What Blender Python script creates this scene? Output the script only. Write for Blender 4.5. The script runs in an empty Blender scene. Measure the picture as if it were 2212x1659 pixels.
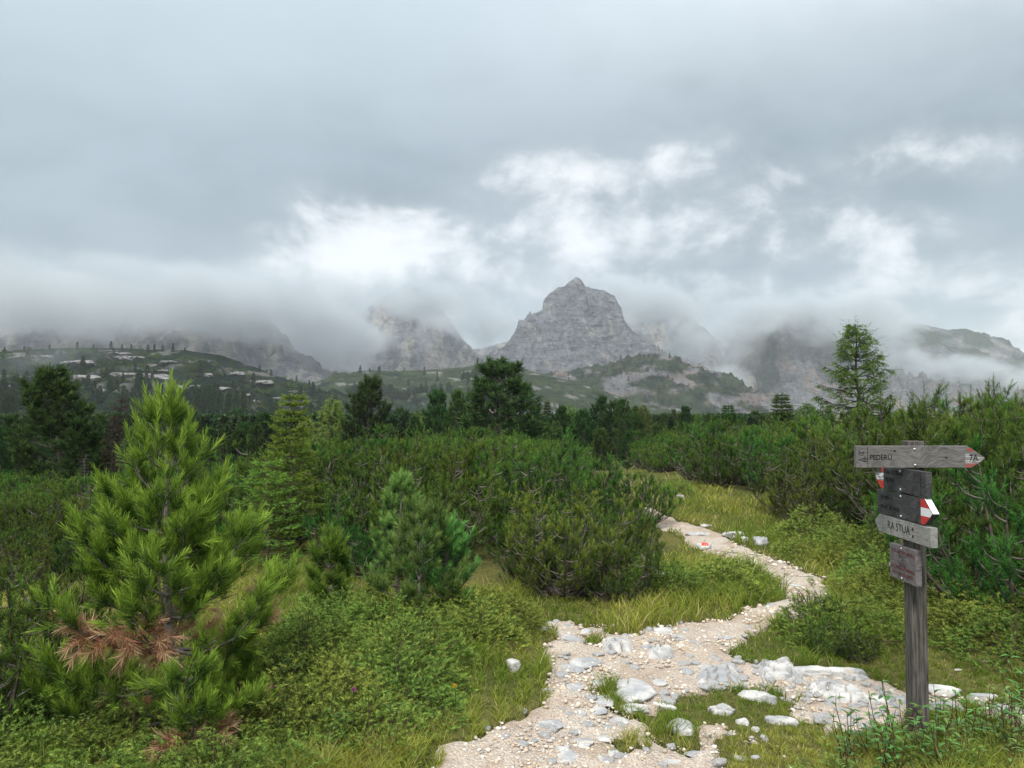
import bpy, math, random
import numpy as np
from mathutils import Matrix, Vector

# ------------------------------------------------------------------ camera
scene = bpy.context.scene
COL = scene.collection
R = math.radians
EYE = 1.65
PITCH = math.atan(26.6 / 769.0)
cam_data = bpy.data.cameras.new('camera')
cam_data.sensor_fit = 'HORIZONTAL'
cam_data.sensor_width = 36.0
cam_data.lens = 36.0 * 769.0 / 1024.0
cam_data.clip_start = 0.05
cam_data.clip_end = 20000
cam = bpy.data.objects.new('camera', cam_data)
cam.location = (0, 0, EYE)
cam.rotation_euler = (math.pi / 2 + PITCH, 0, 0)
COL.objects.link(cam)
scene.camera = cam

# ------------------------------------------------------------------ render settings
cy = scene.cycles
scene.render.engine = 'CYCLES'
cy.use_denoising = True
cy.denoiser = 'OPENIMAGEDENOISE'
cy.use_adaptive_sampling = True
cy.adaptive_threshold = 0.012
cy.max_bounces = 7
cy.diffuse_bounces = 3
cy.glossy_bounces = 2
cy.transmission_bounces = 3
cy.transparent_max_bounces = 4
cy.volume_bounces = 4
cy.volume_step_rate = 3.0
cy.volume_max_steps = 256
cy.caustics_reflective = False
cy.caustics_refractive = False
vs = scene.view_settings
vs.view_transform = 'Standard'
vs.look = 'None'
vs.exposure = 1.45
vs.gamma = 1.0
vs.use_curve_mapping = False

# ------------------------------------------------------------------ sky and sun (overcast)
SUN_EL, SUN_AZ = 52.0, 200.0         # azimuth clockwise from +Y: behind the camera, a little to the right
world = bpy.data.worlds.new('World')
scene.world = world
world.use_nodes = True


class NT:
    """Small node-tree writer."""
    def __init__(self, tree):
        self.t = tree

    def n(self, kind, **kw):
        nd = self.t.nodes.new(kind)
        for k, v in kw.items():
            if k == 'inp':
                for a, b in v.items():
                    self.set(nd, a, b)
            else:
                setattr(nd, k, v)
        return nd

    def set(self, nd, key, val):
        s = nd.inputs[key]
        if isinstance(val, bpy.types.NodeSocket):
            self.t.links.new(val, s)
        elif isinstance(val, bpy.types.Node):
            self.t.links.new(val.outputs[0], s)
        else:
            s.default_value = val

    def math(self, op, a, b=None, c=None, clamp=False):
        nd = self.t.nodes.new('ShaderNodeMath')
        nd.operation = op
        nd.use_clamp = clamp
        self.set(nd, 0, a)
        if b is not None:
            self.set(nd, 1, b)
        if c is not None:
            self.set(nd, 2, c)
        return nd.outputs[0]

    def vmath(self, op, a, b=None):
        nd = self.t.nodes.new('ShaderNodeVectorMath')
        nd.operation = op
        self.set(nd, 0, a)
        if b is not None:
            self.set(nd, 1, b)
        return nd

    def mix(self, f, a, b, blend='MIX'):
        nd = self.t.nodes.new('ShaderNodeMix')
        nd.data_type = 'RGBA'
        nd.blend_type = blend
        for k, v in ((0, f), (6, a), (7, b)):
            if not isinstance(v, (bpy.types.NodeSocket, bpy.types.Node)) and k > 0:
                v = tuple(v) + ((1.0,) if len(v) == 3 else ())
            self.set(nd, k, v)
        return nd.outputs[2]

    def noise(self, vec, scale, detail=4.0, rough=0.55, dist=0.0):
        nd = self.t.nodes.new('ShaderNodeTexNoise')
        if vec is not None:
            self.set(nd, 'Vector', vec)
        nd.inputs['Scale'].default_value = scale
        nd.inputs['Detail'].default_value = detail
        nd.inputs['Roughness'].default_value = rough
        nd.inputs['Distortion'].default_value = dist
        return nd.outputs[0]

    def ramp(self, f, lo, hi, a=0.0, b=1.0, smooth=True):
        nd = self.t.nodes.new('ShaderNodeMapRange')
        nd.interpolation_type = 'SMOOTHSTEP' if smooth else 'LINEAR'
        self.set(nd, 0, f)
        for k, v in ((1, lo), (2, hi), (3, a), (4, b)):
            self.set(nd, k, v)
        return nd.outputs[0]


def build_world():
    w = NT(world.node_tree)
    world.node_tree.nodes.clear()
    out = w.n('ShaderNodeOutputWorld')
    bg = w.n('ShaderNodeBackground')
    w.t.links.new(bg.outputs[0], out.inputs[0])
    bg.inputs['Strength'].default_value = 0.1
    sky = w.n('ShaderNodeTexSky')
    sky.sky_type = 'NISHITA'
    sky.sun_disc = False
    sky.sun_elevation = R(SUN_EL)
    sky.sun_rotation = R(SUN_AZ)
    sky.altitude = 2000
    tc = w.n('ShaderNodeTexCoord')
    d = tc.outputs['Generated']
    sep = w.n('ShaderNodeSeparateXYZ', inp={0: d})
    z = sep.outputs[2]
    # cloud deck: soft large swells, finer billows, breaks of bright cloud low over the mountains
    stretch = w.vmath('MULTIPLY', d, (1.0, 1.0, 1.7)).outputs[0]
    big = w.noise(w.vmath('ADD', stretch, (3.1, 0.4, 1.9)).outputs[0], 2.3, 3.0, 0.5, 0.2)
    mid = w.noise(w.vmath('ADD', stretch, (7.3, 2.2, 0.2)).outputs[0], 6.5, 5.0, 0.55, 0.35)
    fine = w.noise(w.vmath('ADD', stretch, (1.7, 9.2, 4.1)).outputs[0], 15.0, 6.0, 0.6, 0.3)
    v = w.math('MULTIPLY_ADD', big, 0.55, w.math('MULTIPLY', mid, 0.45))
    v = w.ramp(v, 0.36, 0.64)
    cloud = w.mix(v, (1.03, 1.29, 1.46), (1.52, 1.82, 2.05))
    # an overcast sky is brighter towards the zenith
    up = w.ramp(z, 0.30, 1.0, 0.0, 1.0)
    cloud = w.mix(up, cloud, (14.0, 14.6, 15.0))
    upl = w.ramp(w.math('MULTIPLY_ADD', sep.outputs[0], -0.25, z), 0.30, 0.56, 0.0, 0.75)
    cloud = w.mix(upl, cloud, (2.15, 2.62, 2.92))
    # bright breaks, low in the sky
    gaps = None
    for (qx, qy, rx, ry, s) in ((840, 560, 330, 110, 1.05), (620, 590, 240, 75, 0.75), (700, 450, 110, 80, 0.55), (1240, 390, 190, 80, 0.85), (1450, 345, 150, 80, 0.9), (1530, 480, 200, 120, 0.95),
                                (1360, 470, 380, 170, 0.75), (1790, 520, 300, 100, 1.0), (1930, 600, 200, 80, 0.95), (2150, 620, 200, 80, 0.9), (2200, 720, 200, 70, 1.05),
                                (2060, 330, 280, 80, 0.55), (1150, 580, 330, 80, 0.75), (1600, 620, 320, 70, 0.8), (-400, 500, 300, 80, 0.7), (2700, 480, 300, 90, 0.8)):
        c = np.array([(qx - 1106) / 1661.0, 1.0, (887 - qy) / 1661.0])
        nrm = np.linalg.norm(c)
        c = c / nrm
        df = w.vmath('SUBTRACT', d, tuple(c)).outputs[0]
        df = w.vmath('DIVIDE', df, (rx / 1661.0 / nrm, rx / 1661.0 / nrm, ry / 1661.0 / nrm)).outputs[0]
        ln = w.t.nodes.new('ShaderNodeVectorMath')
        ln.operation = 'LENGTH'
        w.set(ln, 0, df)
        g = w.ramp(ln.outputs['Value'], 0.0, 1.6, s, 0.0)
        gaps = g if gaps is None else w.math('MAXIMUM', gaps, g)
    rag = w.noise(w.vmath('ADD', w.vmath('MULTIPLY', d, (1.0, 1.0, 1.35)).outputs[0], (2.6, 4.3, 1.4)).outputs[0], 7.5, 9.0, 0.60, 0.25)
    tex = w.math('MULTIPLY_ADD', w.math('MULTIPLY_ADD', fine, 0.35, rag), 3.4, -2.30)
    gaps = w.math('ADD', gaps, w.math('MULTIPLY', tex, w.ramp(gaps, 0.0, 0.35)))
    soft = w.ramp(gaps, 0.0, 1.2, 0.0, 0.65)
    cloud = w.mix(soft, cloud, (2.45, 2.60, 2.72))
    core = w.ramp(gaps, 0.45, 1.45, 0.0, 1.0)
    cloud = w.mix(core, cloud, (3.9, 4.0, 4.1))
    # clear sky glimmers faintly through the deck
    col = w.mix(0.06, cloud, sky.outputs[0])
    w.set(bg, 'Color', col)


build_world()
sun_data = bpy.data.lights.new('sun', 'SUN')
sun_data.energy = 1.5
sun_data.angle = R(18)
sun_data.color = (1.0, 0.96, 0.90)
sun = bpy.data.objects.new('sun', sun_data)
_sd = Vector((math.sin(R(SUN_AZ)) * math.cos(R(SUN_EL)), math.cos(R(SUN_AZ)) * math.cos(R(SUN_EL)), math.sin(R(SUN_EL))))
sun.rotation_euler = _sd.to_track_quat('Z', 'Y').to_euler()
sun.location = (0, -20, 40)
COL.objects.link(sun)

# ------------------------------------------------------------------ picture geometry (2212 x 1659 reading of the photograph)
FQ = 1661.0
_cp, _sp = math.cos(PITCH), math.sin(PITCH)


def project(X, Y, Z):
    dz = Z - EYE
    f = Y * _cp + dz * _sp
    u = -Y * _sp + dz * _cp
    f = np.where(f < 0.01, 0.01, f)
    return 1106 + FQ * X / f, 829.5 - FQ * u / f


def ray(qx, qy):
    a, b = (qx - 1106) / FQ, (829.5 - qy) / FQ
    return a, _cp - b * _sp, _sp + b * _cp


def at_depth(qx, qy, Y):
    a, f, u = ray(qx, qy)
    return a / f * Y, Y, EYE + u / f * Y


# ------------------------------------------------------------------ numpy noise
_prm = np.random.default_rng(11).permutation(512)
_prm = np.concatenate([_prm, _prm, _prm])
_g3 = np.random.default_rng(5).normal(size=(512, 3))
_g3 /= np.linalg.norm(_g3, axis=1)[:, None]


def perlin(x, y, z=0.0):
    x, y, z = np.broadcast_arrays(np.asarray(x, float), np.asarray(y, float), np.asarray(z, float))
    xi, yi, zi = np.floor(x).astype(int), np.floor(y).astype(int), np.floor(z).astype(int)
    xf, yf, zf = x - xi, y - yi, z - zi
    u, v, w = [t * t * t * (t * (t * 6 - 15) + 10) for t in (xf, yf, zf)]

    def gr(i, j, k):
        hsh = _prm[_prm[_prm[(xi + i) & 511] + ((yi + j) & 511)] + ((zi + k) & 511)]
        g = _g3[hsh]
        return g[..., 0] * (xf - i) + g[..., 1] * (yf - j) + g[..., 2] * (zf - k)
    r = 0
    for i, wu in ((0, 1 - u), (1, u)):
        for j, wv in ((0, 1 - v), (1, v)):
            for k, ww in ((0, 1 - w), (1, w)):
                r = r + gr(i, j, k) * wu * wv * ww
    return r * 1.5


def fbm(x, y, z=0.0, octv=4, gain=0.5):
    r, a = 0.0, 1.0
    for o in range(octv):
        r = r + a * perlin(np.asarray(x) * 2 ** o + 17.3 * o, np.asarray(y) * 2 ** o - 9.1 * o, np.asarray(z) * 2 ** o + 3.7 * o)
        a *= gain
    return r


def ridged(x, y, z=0.0, octv=4, gain=0.5):
    r, a = 0.0, 1.0
    for o in range(octv):
        r = r + a * (1 - 2 * np.abs(perlin(np.asarray(x) * 2 ** o + 5.3 * o, np.asarray(y) * 2 ** o + 1.9 * o, np.asarray(z) * 2 ** o)))
        a *= gain
    return r


def S(t):
    t = np.clip(t, 0, 1)
    return t * t * (3 - 2 * t)


def inpoly(px, py, poly):
    px, py = np.asarray(px, float), np.asarray(py, float)
    r = np.zeros(np.broadcast(px, py).shape, bool)
    n = len(poly)
    for i in range(n):
        x1, y1 = poly[i]
        x2, y2 = poly[(i + 1) % n]
        if y1 == y2:
            continue
        c = ((y1 > py) != (y2 > py)) & (px < (x2 - x1) * (py - y1) / (y2 - y1) + x1)
        r ^= c
    return r


# ------------------------------------------------------------------ mesh helpers
def mesh_np(name, V, F, mats=(), midx=None, col=None, smooth=False):
    """V (n,3); F list of (m,k) index arrays; midx one material index per face; col (n,3) point colours."""
    me = bpy.data.meshes.new(name)
    V = np.ascontiguousarray(V, np.float32)
    if not isinstance(F, list):
        F = [F]
    F = [np.asarray(f, np.int32) for f in F if len(f)]
    loops = np.concatenate([f.ravel() for f in F])
    sizes = np.concatenate([np.full(len(f), f.shape[1], np.int32) for f in F])
    me.vertices.add(len(V))
    me.vertices.foreach_set('co', V.ravel())
    me.loops.add(len(loops))
    me.loops.foreach_set('vertex_index', loops)
    me.polygons.add(len(sizes))
    st = np.zeros(len(sizes), np.int32)
    st[1:] = np.cumsum(sizes)[:-1]
    me.polygons.foreach_set('loop_start', st)
    for m in mats:
        me.materials.append(m)
    if midx is not None:
        me.polygons.foreach_set('material_index', np.asarray(midx, np.int32))
    if smooth:
        me.polygons.foreach_set('use_smooth', np.ones(len(sizes), bool))
    if col is not None:
        at = me.color_attributes.new('Col', 'FLOAT_COLOR', 'POINT')
        c4 = np.ones((len(V), 4), np.float32)
        c4[:, :3] = col
        at.data.foreach_set('color', c4.ravel())
    me.update(calc_edges=True)
    return me


def tag(o, label=None, cat=None, group=None, kind=None):
    if label:
        o['label'] = label
    if cat:
        o['category'] = cat
    if group:
        o['group'] = group
    if kind:
        o['kind'] = kind
    return o


def obj(name, me, parent=None, loc=(0, 0, 0), rz=0.0, scale=None):
    o = bpy.data.objects.new(name, me)
    COL.objects.link(o)
    if parent is not None:
        o.parent = parent
    o.location = loc
    o.rotation_euler = (0, 0, rz)
    if scale is not None:
        o.scale = (scale,) * 3 if np.isscalar(scale) else scale
    return o


class Geo:
    """Collects pieces (vertices, faces, colours, material index) into one mesh."""
    def __init__(self):
        self.V, self.F4, self.F3, self.C, self.M4, self.M3, self.n = [], [], [], [], [], [], 0

    def add(self, V, F4=None, F3=None, col=(1, 1, 1), m=0):
        V = np.asarray(V, float)
        if F4 is not None and len(F4):
            self.F4.append(np.asarray(F4, int) + self.n)
            self.M4.append(np.full(len(F4), m))
        if F3 is not None and len(F3):
            self.F3.append(np.asarray(F3, int) + self.n)
            self.M3.append(np.full(len(F3), m))
        self.V.append(V)
        c = np.asarray(col, float)
        self.C.append(np.broadcast_to(c, (len(V), 3)) if c.ndim == 1 else c)
        self.n += len(V)

    def mesh(self, name, mats, smooth=False):
        F, M = [], []
        if self.F4:
            F.append(np.concatenate(self.F4)); M.append(np.concatenate(self.M4))
        if self.F3:
            F.append(np.concatenate(self.F3)); M.append(np.concatenate(self.M3))
        return mesh_np(name, np.concatenate(self.V), F, mats, np.concatenate(M), np.concatenate(self.C), smooth)


def nrmz(a):
    return a / np.maximum(np.linalg.norm(a, axis=-1, keepdims=True), 1e-9)


def tube(g, P, rad, sides=5, col=(1, 1, 1), m=0):
    P = np.asarray(P, float)
    n = len(P)
    rad = np.broadcast_to(np.asarray(rad, float), (n,))
    T = np.gradient(P, axis=0)
    T = nrmz(T)
    ref = np.where(np.abs(T[:, 2:3]) > 0.9, np.array([[1.0, 0, 0]]), np.array([[0, 0, 1.0]]))
    A = nrmz(np.cross(T, ref))
    B = np.cross(T, A)
    a = np.arange(sides) * 2 * np.pi / sides
    V = P[:, None, :] + rad[:, None, None] * (np.cos(a)[None, :, None] * A[:, None, :] + np.sin(a)[None, :, None] * B[:, None, :])
    i = np.arange(n - 1)[:, None] * sides
    j = np.arange(sides)[None, :]
    k = (j + 1) % sides
    F = np.stack([i + j, i + k, i + sides + k, i + sides + j], -1).reshape(-1, 4)
    g.add(V.reshape(-1, 3), F4=F, col=col, m=m)


def needles(g, P, D, L, k, nl, w, a0, a1, rng, c_in, c_tip, m=0, up=0.0, s0=0.0, jit=0.25, tipexp=1.1):
    """Needle brushes: P bases, D axes, L lengths of shoots; k needles each."""
    P, D, L = np.asarray(P, float), nrmz(np.asarray(D, float)), np.asarray(L, float)
    n = len(P)
    s = (np.arange(k)[None, :] + rng.random((n, k))) / k
    s = s0 + (1 - s0) * s
    ph = rng.random((n, k)) * 2 * np.pi
    ref = nrmz(rng.normal(size=(n, 3)))
    A = nrmz(np.cross(D, ref))
    B = np.cross(D, A)
    rad = np.cos(ph)[..., None] * A[:, None, :] + np.sin(ph)[..., None] * B[:, None, :]
    ang = a0 + (a1 - a0) * s ** 1.3 + rng.normal(size=(n, k)) * jit * 0.5
    d = np.cos(ang)[..., None] * D[:, None, :] + np.sin(ang)[..., None] * rad
    d[..., 2] += up
    d = nrmz(d)
    b = P[:, None, :] + D[:, None, :] * (s * L[:, None])[..., None]
    ln = nl * (0.75 + 0.5 * rng.random((n, k)))[..., None]
    side = nrmz(np.cross(d, nrmz(rng.normal(size=(n, k, 3)))))
    ww = w * (0.8 + 0.4 * rng.random((n, k)))[..., None]
    bend = np.zeros((n, k, 3))
    bend[..., 2] = -0.06
    t = b + d * ln + bend * ln
    V = np.stack([b - side * ww * 0.5, b + side * ww * 0.5, t + side * ww * 0.22, t - side * ww * 0.22], 2).reshape(-1, 3)
    F = np.arange(n * k * 4).reshape(-1, 4)
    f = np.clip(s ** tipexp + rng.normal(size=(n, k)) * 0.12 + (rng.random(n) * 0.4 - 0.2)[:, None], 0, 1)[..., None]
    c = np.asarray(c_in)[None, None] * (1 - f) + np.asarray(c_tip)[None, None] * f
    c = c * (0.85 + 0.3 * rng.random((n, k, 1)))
    c = np.repeat(c.reshape(-1, 3), 4, 0)
    g.add(V, F4=F, col=c, m=m)


# ------------------------------------------------------------------ materials
MATS = {}


def new_mat(name):
    m = bpy.data.materials.new(name)
    m.use_nodes = True
    m.node_tree.nodes.clear()
    t = NT(m.node_tree)
    out = t.n('ShaderNodeOutputMaterial')
    MATS[name] = m
    return m, t, out


def vcol(t):
    return t.n('ShaderNodeVertexColor', layer_name='Col').outputs[0]


def foliage(name, trans=0.25, rough=0.6, spec=0.12, hue=0.03, val=0.6, tint=(1, 1, 1)):
    m, t, out = new_mat(name)
    c = vcol(t)
    if tint != (1, 1, 1):
        c = t.mix(1.0, c, tint, 'MULTIPLY')
    oi = t.n('ShaderNodeObjectInfo')
    hs = t.n('ShaderNodeHueSaturation')
    t.set(hs, 'Color', c)
    t.set(hs, 'Value', t.ramp(oi.outputs['Random'], 0, 1, 1 - val * 0.5, 1 + val * 0.5, False))
    r2 = t.math('FRACT', t.math('MULTIPLY', oi.outputs['Random'], 7.31))
    t.set(hs, 'Hue', t.ramp(r2, 0, 1, 0.5 - hue, 0.5 + hue, False))
    b = t.n('ShaderNodeBsdfPrincipled')
    t.set(b, 'Base Color', hs.outputs[0])
    b.inputs['Roughness'].default_value = rough
    b.inputs['Specular IOR Level'].default_value = spec
    tr = t.n('ShaderNodeBsdfTranslucent')
    t.set(tr, 'Color', hs.outputs[0])
    mx = t.n('ShaderNodeMixShader')
    mx.inputs[0].default_value = trans
    t.t.links.new(b.outputs[0], mx.inputs[1])
    t.t.links.new(tr.outputs[0], mx.inputs[2])
    t.t.links.new(mx.outputs[0], out.inputs[0])
    return m


def solid(name, builder, rough=0.9, spec=0.2, bump=None):
    m, t, out = new_mat(name)
    b = t.n('ShaderNodeBsdfPrincipled')
    c, bh = builder(t)
    t.set(b, 'Base Color', c)
    b.inputs['Roughness'].default_value = rough
    b.inputs['Specular IOR Level'].default_value = spec
    if bh is not None:
        bp = t.n('ShaderNodeBump')
        bp.inputs['Strength'].default_value = bump[0]
        bp.inputs['Distance'].default_value = bump[1]
        t.set(bp, 'Height', bh)
        t.t.links.new(bp.outputs[0], b.inputs['Normal'])
    t.t.links.new(b.outputs[0], out.inputs[0])
    return m


def _bark(t):
    tc = t.n('ShaderNodeTexCoord')
    v = t.vmath('MULTIPLY', tc.outputs['Object'], (1, 1, 0.35)).outputs[0]
    n = t.noise(v, 40, 4, 0.6)
    return t.mix(t.ramp(n, 0.35, 0.65), t.mix(1.0, vcol(t), (0.65, 0.62, 0.6), 'MULTIPLY'), vcol(t)), n


M_BARK = solid('bark', _bark, 0.9, 0.15, (0.6, 0.01))
M_NEEDLE = foliage('pine_needles')
M_FAR = foliage('distant_needles', trans=0.15, val=0.3)
M_GRASS = foliage('grass_blades', trans=0.40, rough=0.6, val=0.0, hue=0.0)
M_JUN = foliage('juniper_sprigs', trans=0.30, val=0.4, hue=0.03)
M_LEAF = foliage('broad_leaves', trans=0.35, rough=0.4, spec=0.35)


def _lime(t):
    tc = t.n('ShaderNodeTexCoord')
    oi = t.n('ShaderNodeObjectInfo')
    v = t.vmath('ADD', tc.outputs['Object'], oi.outputs['Location']).outputs[0]
    a = t.noise(v, 5.0, 5, 0.6, 0.4)
    b = t.noise(v, 22.0, 5, 0.65)
    c = t.mix(t.ramp(a, 0.38, 0.66), (0.34, 0.34, 0.345), (0.60, 0.575, 0.54))
    c = t.mix(t.ramp(b, 0.54, 0.72, 0, 0.7), c, (0.20, 0.205, 0.21))
    g = t.n('ShaderNodeNewGeometry')
    c = t.mix(t.math('MULTIPLY', t.ramp(t.noise(v, 9.0, 3, 0.5), 0.60, 0.72, 0, 0.5), 1.0), c, (0.56, 0.45, 0.34))
    hb = t.math('MULTIPLY_ADD', b, 0.5, t.math('MULTIPLY', t.noise(v, 70.0, 3, 0.6), 0.35))
    return c, hb


M_LIME = solid('limestone', _lime, 0.92, 0.15, (0.7, 0.02))
# ------------------------------------------------------------------ near terrain
def h0(X, Y):
    X, Y = np.asarray(X, float), np.asarray(Y, float)
    z = -1.25 * S((-X - 1.6) / 9.0) * S((Y - 4.0) / 6.0)
    z = z - 3.2 * S((Y - 17.0) / 42.0) * (1 - 0.55 * S((X - 2 - 0.05 * Y) / 9.0))
    z = z + 0.34 * np.exp(-((X - 2.9) / 2.6) ** 2 - ((Y - 13.5) / 3.2) ** 2)
    z = z - 0.13 * np.exp(-((X - 2.2) / 1.3) ** 2 - ((Y - 4.1) / 1.2) ** 2)
    z = z + 0.25 * S((X - 3.2) / 6.0) * S((Y - 5) / 6.0)
    z = z + 0.10 * np.exp(-((X + 0.75) / 0.7) ** 2 - ((Y - 5.3) / 0.9) ** 2)
    far = S((Y - 58.0) / 130.0)
    right = S((X - 12 - 0.12 * Y) / (20 + 0.1 * np.abs(Y)))
    z = z - far * (16.0 - 11.0 * right)
    return z


def h(X, Y):
    X, Y = np.asarray(X, float), np.asarray(Y, float)
    r = np.hypot(X, Y)
    amp = 0.035 + 0.02 * S((r - 6) / 10)
    return h0(X, Y) + amp * fbm(X * 0.8, Y * 0.8, 0.3, 3) + 1.2 * S((r - 70) / 100) * fbm(X * 0.02, Y * 0.02, 5.1, 3)


def ground_hit(qx, qy):
    a, f, u = ray(qx, qy)
    t = np.geomspace(1.0, 120.0, 260)
    zz = EYE + u * t - h(a * t, f * t)
    i = int(np.argmax(zz < 0))
    if zz[i] >= 0:
        i = len(t) - 1
    lo, hi = t[max(i - 1, 0)], t[i]
    for _ in range(18):
        md = 0.5 * (lo + hi)
        if EYE + u * md - float(h(a * md, f * md)) > 0:
            lo = md
        else:
            hi = md
    return a * hi, f * hi, float(h(a * hi, f * hi))


# outlines read from the photograph
GRAVEL = [(700, 2600), (860, 1800), (930, 1659), (975, 1615), (1060, 1556), (1150, 1508), (1196, 1465), (1192, 1420), (1180, 1372), (1176, 1346),
          (1230, 1340), (1300, 1346), (1400, 1352), (1500, 1341), (1600, 1326), (1655, 1309), (1692, 1290), (1700, 1270), (1680, 1244), (1640, 1224),
          (1600, 1212), (1545, 1197), (1508, 1180), (1484, 1152), (1440, 1137), (1400, 1113), (1345, 1094), (1280, 1063), (1255, 1056), (1250, 1048),
          (1290, 1051), (1345, 1082), (1400, 1098), (1450, 1122), (1505, 1137), (1545, 1152), (1575, 1172), (1622, 1192), (1664, 1207), (1702, 1226),
          (1760, 1250), (1788, 1278), (1792, 1312), (1740, 1337), (1700, 1346), (1640, 1361), (1600, 1386), (1588, 1410), (1605, 1424), (1700, 1434),
          (1870, 1456), (1960, 1492), (2100, 1508), (2230, 1530), (2420, 1560), (2420, 1640), (2212, 1566), (2090, 1524), (2000, 1528), (1930, 1556),
          (1850, 1580), (1795, 1592), (1745, 1560), (1705, 1510), (1620, 1492), (1520, 1500), (1470, 1520), (1452, 1560), (1530, 1580), (1620, 1580),
          (1665, 1608), (1690, 1640), (1680, 1700), (1750, 1900), (1950, 2600)]
ISLANDS = [[(1470, 1500), (1560, 1490), (1640, 1494), (1710, 1510), (1750, 1560), (1740, 1585), (1690, 1565), (1620, 1572), (1540, 1570), (1470, 1548), (1440, 1530), (1450, 1508)],
           [(1306, 1470), (1330, 1462), (1345, 1500), (1400, 1535), (1380, 1556), (1330, 1530), (1310, 1500)],
           [(1400, 1540), (1450, 1545), (1500, 1575), (1520, 1600), (1480, 1620), (1430, 1600), (1400, 1570)],
           [(1320, 1590), (1370, 1580), (1390, 1610), (1350, 1630)],
           [(1560, 1610), (1640, 1600), (1690, 1640), (1640, 1659), (1570, 1650)],
           [(1225, 1375), (1290, 1365), (1300, 1390), (1240, 1400)],
           [(1300, 1350), (1380, 1350), (1390, 1368), (1310, 1372)]]
CLEARING = [(1250, 1058), (1248, 1014), (1400, 1014), (1500, 1040), (1700, 1088), (1745, 1150), (1890, 1198), (2060, 1262), (2212, 1325), (2800, 1560), (2800, 3600), (-900, 3600),
            (-900, 1430), (0, 1285), (300, 1250), (540, 1232), (620, 1245), (800, 1255), (1050, 1275), (1180, 1290), (1310, 1304), (1392, 1235), (1462, 1186), (1482, 1166), (1400, 1126), (1330, 1086)]


def gravel_at(X, Y, noisy=True):
    Z = h(X, Y)
    n1 = fbm(X * 2.2, Y * 2.2, 1.1, 3) if noisy else 0
    n2 = fbm(X * 2.2, Y * 2.2, 8.4, 3) if noisy else 0
    n3 = fbm(X * 7.0, Y * 7.0, 3.1, 3) if noisy else 0
    q = project(X + 0.13 * n1 + 0.05 * n3, Y + 0.12 * n2 + 0.05 * n3, Z)
    m = inpoly(q[0], q[1], GRAVEL) & (Y > 0.6)
    far_ = Y > 7.5
    if np.any(far_):
        for dx in (-0.09, 0.09):
            q2 = project(X + dx + 0.05 * n1, Y, Z)
            m |= far_ & inpoly(q2[0], q2[1], GRAVEL)
    for isl in ISLANDS:
        m &= ~inpoly(q[0], q[1], isl)
    return m


def build_ground():
    rr = np.concatenate([np.array([0.05, 0.6, 1.2, 1.8]), np.geomspace(2.2, 26, 210), np.geomspace(26.5, 9000, 100)])
    front = np.linspace(R(-46), R(46), 280)
    back = np.linspace(R(46), R(314), 70)[1:-1]
    th = np.concatenate([front, back])
    n, m = len(rr), len(th)
    X = rr[:, None] * np.sin(th)[None]
    Y = rr[:, None] * np.cos(th)[None]
    Z = h(X, Y)
    gm = np.zeros(X.shape, bool)
    sel = (rr < 26)
    gm[sel] = gravel_at(X[sel], Y[sel])
    Z = Z - 0.05 * gm
    V = np.stack([X, Y, Z], -1).reshape(-1, 3)
    i = np.arange(n - 1)[:, None] * m
    j = np.arange(m)[None]
    k = (j + 1) % m
    F = np.stack([i + j, i + k, i + m + k, i + m + j], -1).reshape(-1, 4)

    def b(t):
        tc = t.n('ShaderNodeTexCoord')
        v = tc.outputs['Object']
        a = t.noise(v, 0.9, 5, 0.6)
        c = t.mix(t.ramp(a, 0.35, 0.65), (0.060, 0.072, 0.018), (0.145, 0.135, 0.040))
        f = t.noise(v, 26, 6, 0.7)
        c = t.mix(t.ramp(f, 0.42, 0.66, 0, 0.85), c, (0.040, 0.036, 0.016))
        f2 = t.noise(v, 90, 4, 0.7)
        c = t.mix(t.ramp(f2, 0.5, 0.7, 0, 0.7), c, (0.20, 0.19, 0.06))
        g = t.noise(v, 0.02, 6, 0.6)
        c = t.mix(t.ramp(g, 0.45, 0.65, 0, 0.6), c, (0.035, 0.055, 0.022))
        return c, t.noise(v, 30, 4, 0.6)
    mt = solid('turf_soil', b, 0.95, 0.1, (0.8, 0.03))
    o = obj('ground', mesh_np('ground', V, F, [mt], smooth=True))
    tag(o, kind='structure')
    return o


build_ground()


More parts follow.
